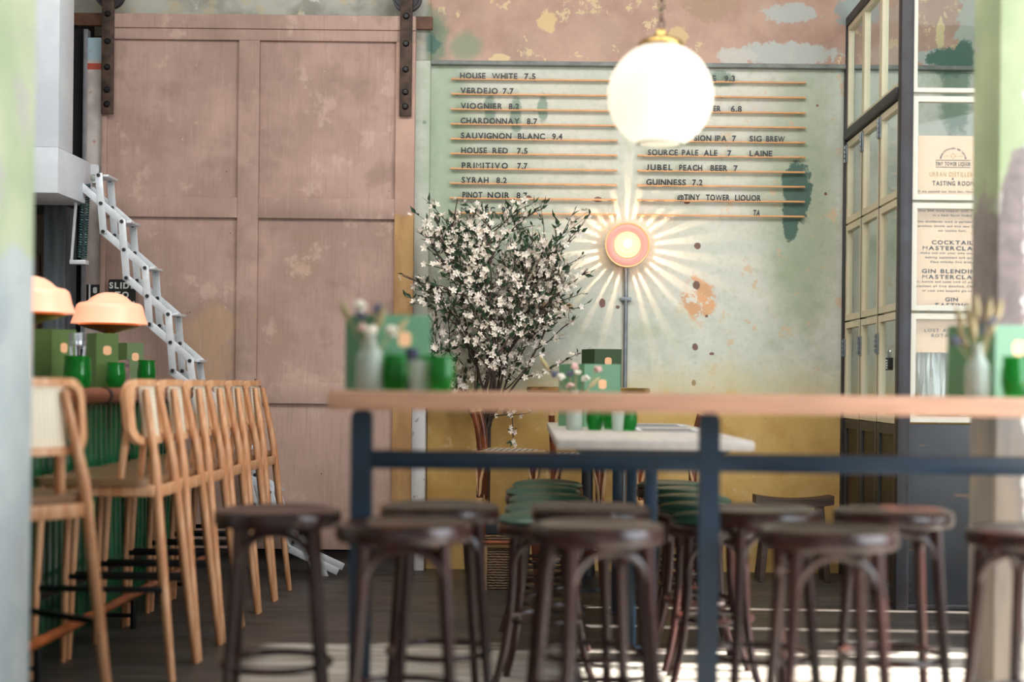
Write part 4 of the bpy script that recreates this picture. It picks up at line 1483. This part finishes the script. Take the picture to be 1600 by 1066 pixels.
def leaf(b, p, d, L):
    d = d.normalized()
    sd = d.cross(Vector((rr.uniform(-1, 1), rr.uniform(-1, 1), rr.uniform(-1, 1)))).normalized()
    up = d.cross(sd)
    w = L * .2
    b.add([p, p + d * L * .4 + sd * w + up * w * .5, p + d * L, p + d * L * .4 - sd * w + up * w * .5, p + d * L * .5], [(0, 1, 4), (1, 2, 4), (2, 3, 4), (3, 0, 4)])


def blossom(b, p, nrm, r):
    nrm = nrm.normalized()
    u = nrm.orthogonal().normalized()
    v = nrm.cross(u)
    a0 = rr.uniform(0, 6.28)
    for k in range(5):
        a = a0 + 2 * pi * k / 5
        d0 = u * cos(a) + v * sin(a)
        d1 = u * cos(a + .5) + v * sin(a + .5)
        d2 = u * cos(a - .5) + v * sin(a - .5)
        b.add([p, p + d2 * r * .65 + nrm * r * .25, p + d0 * r + nrm * r * .38, p + d1 * r * .65 + nrm * r * .25], [(0, 1, 2, 3)])


def crown_ok(q):
    # crown outline around the stems (local coords)
    cx, cz = .06, 1.50
    u = (q.x - cx) / .44
    v = (q.z - cz) / (.70 if q.z > cz else .55)
    return u * u + v * v < 1.0 and q.y < .24


def grow(p, d, L, r, depth, br, dens):
    steps = max(3, int(L / .05))
    pts, q = [p.copy()], p.copy()
    dd = d.normalized()
    for i in range(steps):
        dd = (dd + Vector((rr.uniform(-.18, .18), rr.uniform(-.14, .14), rr.uniform(-.12, .14)))).normalized()
        nq = q + dd * (L / steps)
        nq.y = max(min(nq.y, .15), -.2)
        if q.z > 1.0 and ((not crown_ok(nq) and rr.random() < .3) or nq.z > 2.18 or abs(nq.x - .06) > .56):
            break
        q = nq
        pts.append(q.copy())
    if len(pts) < 2:
        return
    m = len(pts)
    br.tube(pts, [r * (1 - .65 * i / (m - 1)) for i in range(m)], 6 if r > .004 else 4)
    if depth >= 1 or True:
        for i in range(1, m):
            if pts[i].z < .85 or (depth == 0 and i < m * .55):
                continue
            for k in range(dens - (rr.random() < .60)):
                v = Vector((rr.uniform(-1, 1), rr.uniform(-1.2, .5), rr.uniform(-.6, 1)))
                f = rr.random()
                pp = pts[i - 1].lerp(pts[i], rr.random())
                if f < .48:
                    blossom(blosb, pp + v.normalized() * .018, v, rr.uniform(.018, .028))
                elif f < .90:
                    leaf(leafb, pp, v + dd * .8, rr.uniform(.035, .07))
    if depth < 2:
        nb = {0: 9, 1: 4}[depth]
        for k in range(nb):
            i = int(rr.uniform(.30 if depth == 0 else .25, 1) * (m - 1))
            if pts[i].z < .86:
                continue
            t0 = (pts[min(i + 1, m - 1)] - pts[max(i - 1, 0)]).normalized()
            v = Vector((rr.uniform(-1, 1), rr.uniform(-.8, .5), rr.uniform(-.35, .6)))
            grow(pts[i], t0 * .75 + v * .85, L * rr.uniform(.28, .46), r * .5, depth + 1, br, dens)


mains = [(-.33, 1.60), (-.20, 2.02), (-.04, 2.22), (.08, 2.05), (.20, 2.25), (.32, 2.06), (.42, 1.72), (-.28, 1.85), (.16, 1.80), (.40, 1.42), (.06, 1.62), (-.30, 1.32), (.30, 1.65), (-.10, 1.75), (.0, 1.95), (.24, 1.95)]
for i, (tx, tz) in enumerate(mains):
    a = 2 * pi * i / len(mains)
    b = MB()
    p0 = Vector((.03 * cos(a), .03 * sin(a), .19))
    p1 = Vector((.02 * cos(a) + tx * .06, .03 * sin(a), .85))
    br_r = .017 if i in (3, 8, 10) else .010
    b.tube([p0, p0.lerp(p1, .5), p1], [br_r * 1.1, br_r, br_r * .9], 8)
    tgt = Vector((tx, rr.uniform(-.22, .15), tz))
    grow(p1, (tgt - p1), (tgt - p1).length * 1.05, br_r * .85, 0, b, 2)
    b.build('branch', M['bark'], t)
# one drooping sprig below the crown
b = MB()
grow(Vector((.02, -.05, .93)), Vector((.9, -.2, .12)), .30, .004, 2, b, 2)
p = Vector((.16, -.08, .98))
pts = [Vector((.02, -.05, 1.0)), Vector((.12, -.07, .995)), Vector((.165, -.08, .95)), Vector((.17, -.085, .86)), Vector((.172, -.085, .79))]
b.tube(pts, .003, 5)
for q in pts[1:]:
    for k in range(3):
        leaf(leafb, q, Vector((rr.uniform(-1, 1), rr.uniform(-1, 0), rr.uniform(-1, .2))), .045)
        blossom(blosb, q + Vector((rr.uniform(-.02, .02), -.01, rr.uniform(-.02, .02))), Vector((rr.uniform(-1, 1), -1, 0)), .018)
b.build('branch', M['bark'], t)
tag(leafb.build('leaves', M['leaf'], t, norm=False), kind='stuff')
tag(blosb.build('blossoms', M['petal'], t, norm=False), kind='stuff')

# ------------------------------------------------------------------ bar counter
XE = -1.975
t = thing('bar_counter', 'bar counter with glazed green front and rounded brown edge rail', 'bar counter', (0, 0, 0))
MB().box(-2.75, XE, 2.6, 7.75, 1.045, 1.085, .004).build('worktop', M['bar_top'], t)
b = MB()
N = 5.1 / .075
yv = 2.62
pr = []
while yv < 7.7:
    for i in range(7):
        a = pi * i / 6
        pr.append((-2.07 + .028 * sin(a), yv + .0375 - .0345 * cos(a)))
    yv += .075
vs, fs = [], []
for (x, y) in pr:
    vs += [(x, y, .06), (x, y, 1.045)]
for i in range(len(pr) - 1):
    fs.append((2 * i, 2 * i + 2, 2 * i + 3, 2 * i + 1))
b.add(vs, fs)
b.box(-2.7, -2.075, 2.62, 7.7, 0, 1.045)
b.build('front_panel', M['bar_green'], t)
er = MB().tube([(XE, 2.6, 1.048), (XE, 7.75, 1.048)], .036, 20).build('edge_rail', M['rail_brown'], t)
for y in (4.6, 5.45, 6.3, 7.1):
    MB().tube([(XE, y - .02, 1.048), (XE, y + .02, 1.048)], .0385, 20).build('rail_strap', M['black_metal'], er)
fr_ = MB().tube([(-1.862, 2.6, .155), (-1.862, 7.75, .155)], .021, 18).build('foot_rail', plain('amber foot rail', (170, 92, 48), .25, var=.4, scale=6), t)
for y in (4.05, 5.2, 6.4, 7.4):
    b = MB().tube([(-1.862, y, .13), (-1.862, y, .0)], .014, 10)
    b.tube([(-1.862, y, .06), (-2.06, y, .06)], .010, 8)
    b.build('rail_bracket', M['black_metal'], fr_)

BT = 1.086


def mushroom(label, loc):
    t = thing('table_lamp', label, 'table lamp', loc, 0, 'peach mushroom lamps on the bar')
    b = MB()
    zb_ = .312
    out = [(.186, 0), (.182, .012), (.170, .045), (.164, .075), (.158, .092), (.145, .103), (.118, .108), (.104, .114), (.085, .132), (.058, .148), (.03, .156), (0, .158)]
    inn = [(0, .150), (.03, .148), (.08, .126), (.10, .106), (.14, .097), (.152, .085), (.158, .06), (.178, .004)]
    b.lathe([(r, z + zb_) for r, z in out] + [(r, z + zb_) for r, z in inn], 48, None, True)
    b.build('lamp_shade', M['peach_glow'], t)
    MB().lathe([(0, zb_ + .03), (.06, zb_ + .02), (.14, zb_ - .0), (.15, zb_ - .008), (.12, zb_ - .02), (.06, zb_ - .035), (.03, zb_ - .045), (.022, zb_ - .06), (.018, .06), (.022, .03), (.07, .015), (.08, 0), (0, 0)], 32).build('lamp_base', M['brass'], t)
    return t


X = -2.2
Y2 = X * F / (170 - VX)
Y1 = X * F / (45 - VX)
mushroom('glowing peach mushroom lamp on the bar below the SLIDE TO OPEN sign', (X, Y2, BT))
mushroom('glowing peach mushroom lamp on the bar half hidden by the pale green column', (X, Y1, BT))


def bat(px, X):
    return (X, X * F / (px - VX), BT)


M['menu_bar'] = M['menu_olive']
menu('folded olive menu on the bar under the lamp by the pink door', bat(150, -2.16), .1, .255, .10, 'folded green menus', 'menu_olive')
menu('folded olive menu on the bar beside the pale green column', bat(80, -2.2), .75, .255, .13, 'folded green menus', 'menu_olive')
menu('second olive menu on the bar behind the picture card', bat(198, -2.3), .3, .235, .09, 'folded green menus', 'menu_olive')
jl = bat(121, -2.04)
t = thing('cutlery_jar', 'ribbed green glass jar holding cutlery on the bar', 'jar', jl, 0)
MB().lathe([(0, 0), (.052, 0), (.058, .01), (.06, .06), (.054, .12), (.058, .135), (.052, .135), (.048, .118), (.053, .06), (.05, .016), (0, .014)], 28).build('jar_body', M['green_glass'], t)
fk = None
for i in range(6):
    a = i * 1.05
    loc = (jl[0] + .022 * cos(a), jl[1] + .022 * sin(a), BT + .02)
    if fk is None:
        fk = thing('fork', 'steel fork standing in the green cutlery jar', 'fork', loc, a, 'forks in the cutlery jar')
        MB().tube([(0, 0, 0), (.006, 0, .1), (.012, 0, .16)], .0028, 6).build('handle', M['silver'], fk)
        b = MB().box(.0115, .0145, -.008, .008, .158, .180, .001)
        for q in range(4):
            b.box(.0115, .0145, -.008 + .0047 * q, -.006 + .0047 * q, .178, .215)
        b.build('fork_head', M['silver'], fk)
    else:
        dup(fk, loc, a)
tumbler('green glass tumbler on the bar left of the picture card', bat(181, -2.05), 'green tumblers on the bar', .045, .115)
tumbler('green glass tumbler on the bar nearest the pale chairs', bat(229, -2.05), 'green tumblers on the bar', .046, .135)
l = bat(205, -2.06)
t = thing('picture_card', 'small printed picture card leaning on the bar between the tumblers', 'card', l, 0)
MB().bar((-.045, 0, .003), (-.062, .03, .13), .085, .004, (0, -1, .3), .0).build('card', M['photo'], t)
MB().box(-.06, .02, -.02, .04, 0, .006, .001).build('card_base', M['black'], t)


# ------------------------------------------------------------------ bar chairs
def dense(o, k=4):
    r = []
    for i, a in enumerate(o):
        c = o[(i + 1) % len(o)]
        for q in range(k):
            r.append((a[0] + (c[0] - a[0]) * q / k, a[1] + (c[1] - a[1]) * q / k))
    return r


def bar_chair(label, loc, rz=0.0):
    """faces -x; back at +x"""
    t = thing('bar_chair', label, 'chair', loc, rz, 'pale cane backed bar chairs along the bar')
    WD = M['chair_wood']
    lx = lambda z: .30 - .11 * z                       # rear leg line
    # back frame lies in a plane tilted like the rear legs, just inside them
    Rt = Matrix.Rotation(-math.atan(.11), 4, 'Y')
    Mx = Matrix.Translation((lx(1.0) - .034, 0, 1.0)) @ Rt @ Matrix(((0, 1, 0, 0), (1, 0, 0, 0), (0, 0, 1, 0), (0, 0, 0, 1)))
    hw = .197
    out, inn = dense(rrect(-hw, hw, -.125, .122, .07, 7)), dense(rrect(-hw + .034, hw - .034, -.098, .095, .045, 7))

    def curve(b):                                      # the back wraps gently round the sitter
        for v in b.bm.verts:
            v.co.x -= 1.25 * v.co.y ** 2
        return b
    curve(MB().ringplate(out, inn, .022, Mx)).build('back_frame', WD, t)
    b = MB()
    for i in range(8):
        y0, y1 = -.097 + .194 * i / 8, -.097 + .194 * (i + 1) / 8
        b.add([(y0, .006, -.10), (y1, .006, -.10), (y1, .006, .097), (y0, .006, .097), (y0, .012, -.10), (y1, .012, -.10), (y1, .012, .097), (y0, .012, .097)], [(0, 1, 2, 3), (7, 6, 5, 4)] + ([(0, 3, 7, 4)] if i == 0 else []) + ([(1, 5, 6, 2)] if i == 7 else []), Mx)
    curve(b).build('cane_panel', M['cane'], t)
    for sy in (-1, 1):
        # upright carrying the cane, running down to the middle of the seat
        MB().bar((lx(1.08) - .060, sy * .104, 1.085), (.085, sy * .132, .75), .022, .03, (0, 1, 0), .004).build('upright', WD, t)
        zt_ = 1.085
        pts = [(lx(zt_) - .016, sy * .088, zt_), (lx(.8) + .002, sy * .128, .8), (lx(.4), sy * .156, .4), (lx(0), sy * .18, 0)]
        MB().tube(pts, [.012, .019, .018, .014], 10).build('leg', WD, t)
        MB().tube([(-.20, sy * .15, .725), (-.215, sy * .16, .36), (-.225, sy * .17, 0)], [.016, .015, .012], 10).build('leg', WD, t)
        MB().bar((-.215, sy * .161, .34), (lx(.34), sy * .17, .34), .012, .022, (0, 0, 1), .002).build('foot_bar', M['black_metal'], t)
        MB().box(-.19, lx(.71) - .004, sy * .15 - .011, sy * .15 + .011, .685, .728, .003).build('seat_rail', WD, t)
    MB().bar((-.215, -.161, .30), (-.215, .161, .30), .012, .022, (0, 0, 1), .002).build('foot_bar', M['black_metal'], t)
    MB().box(lx(.70) - .012, lx(.70) + .010, -.155, .155, .68, .725, .003).build('seat_rail', WD, t)
    b = MB()
    o = [(x, z) for x, z in rrect(-.235, .205, -.185, .185, .05, 6)]
    b.prism(o, .024, Matrix.Translation((0, 0, .752)) @ Matrix.Rotation(-pi / 2, 4, 'X'))
    b.build('seat', plain('seat beech', (136, 104, 76), .25, var=.25, scale=7, stretch=(.6, 5, 5)), t)
    return t


cl = ['pale cane backed bar chair, nearest of the close packed row', 'pale bar chair second in the close packed row from the near end', 'pale bar chair third in the close packed row from the near end',
      'pale bar chair fourth in the close packed row from the near end', 'pale bar chair fifth in the close packed row, next to the last', 'pale cane backed bar chair at the pink door end of the row']
CX = -1.69
ch = bar_chair(cl[0], (CX, 5.46, 0), 0)
for i in range(1, 6):
    dup(ch, (CX + R.uniform(-.004, .004), 5.46 + .40 * i, 0), R.uniform(-.015, .015), cl[i])
dup(ch, (-1.74, 4.58, 0), -.62, 'pale cane backed bar chair standing apart beside the pale green column')
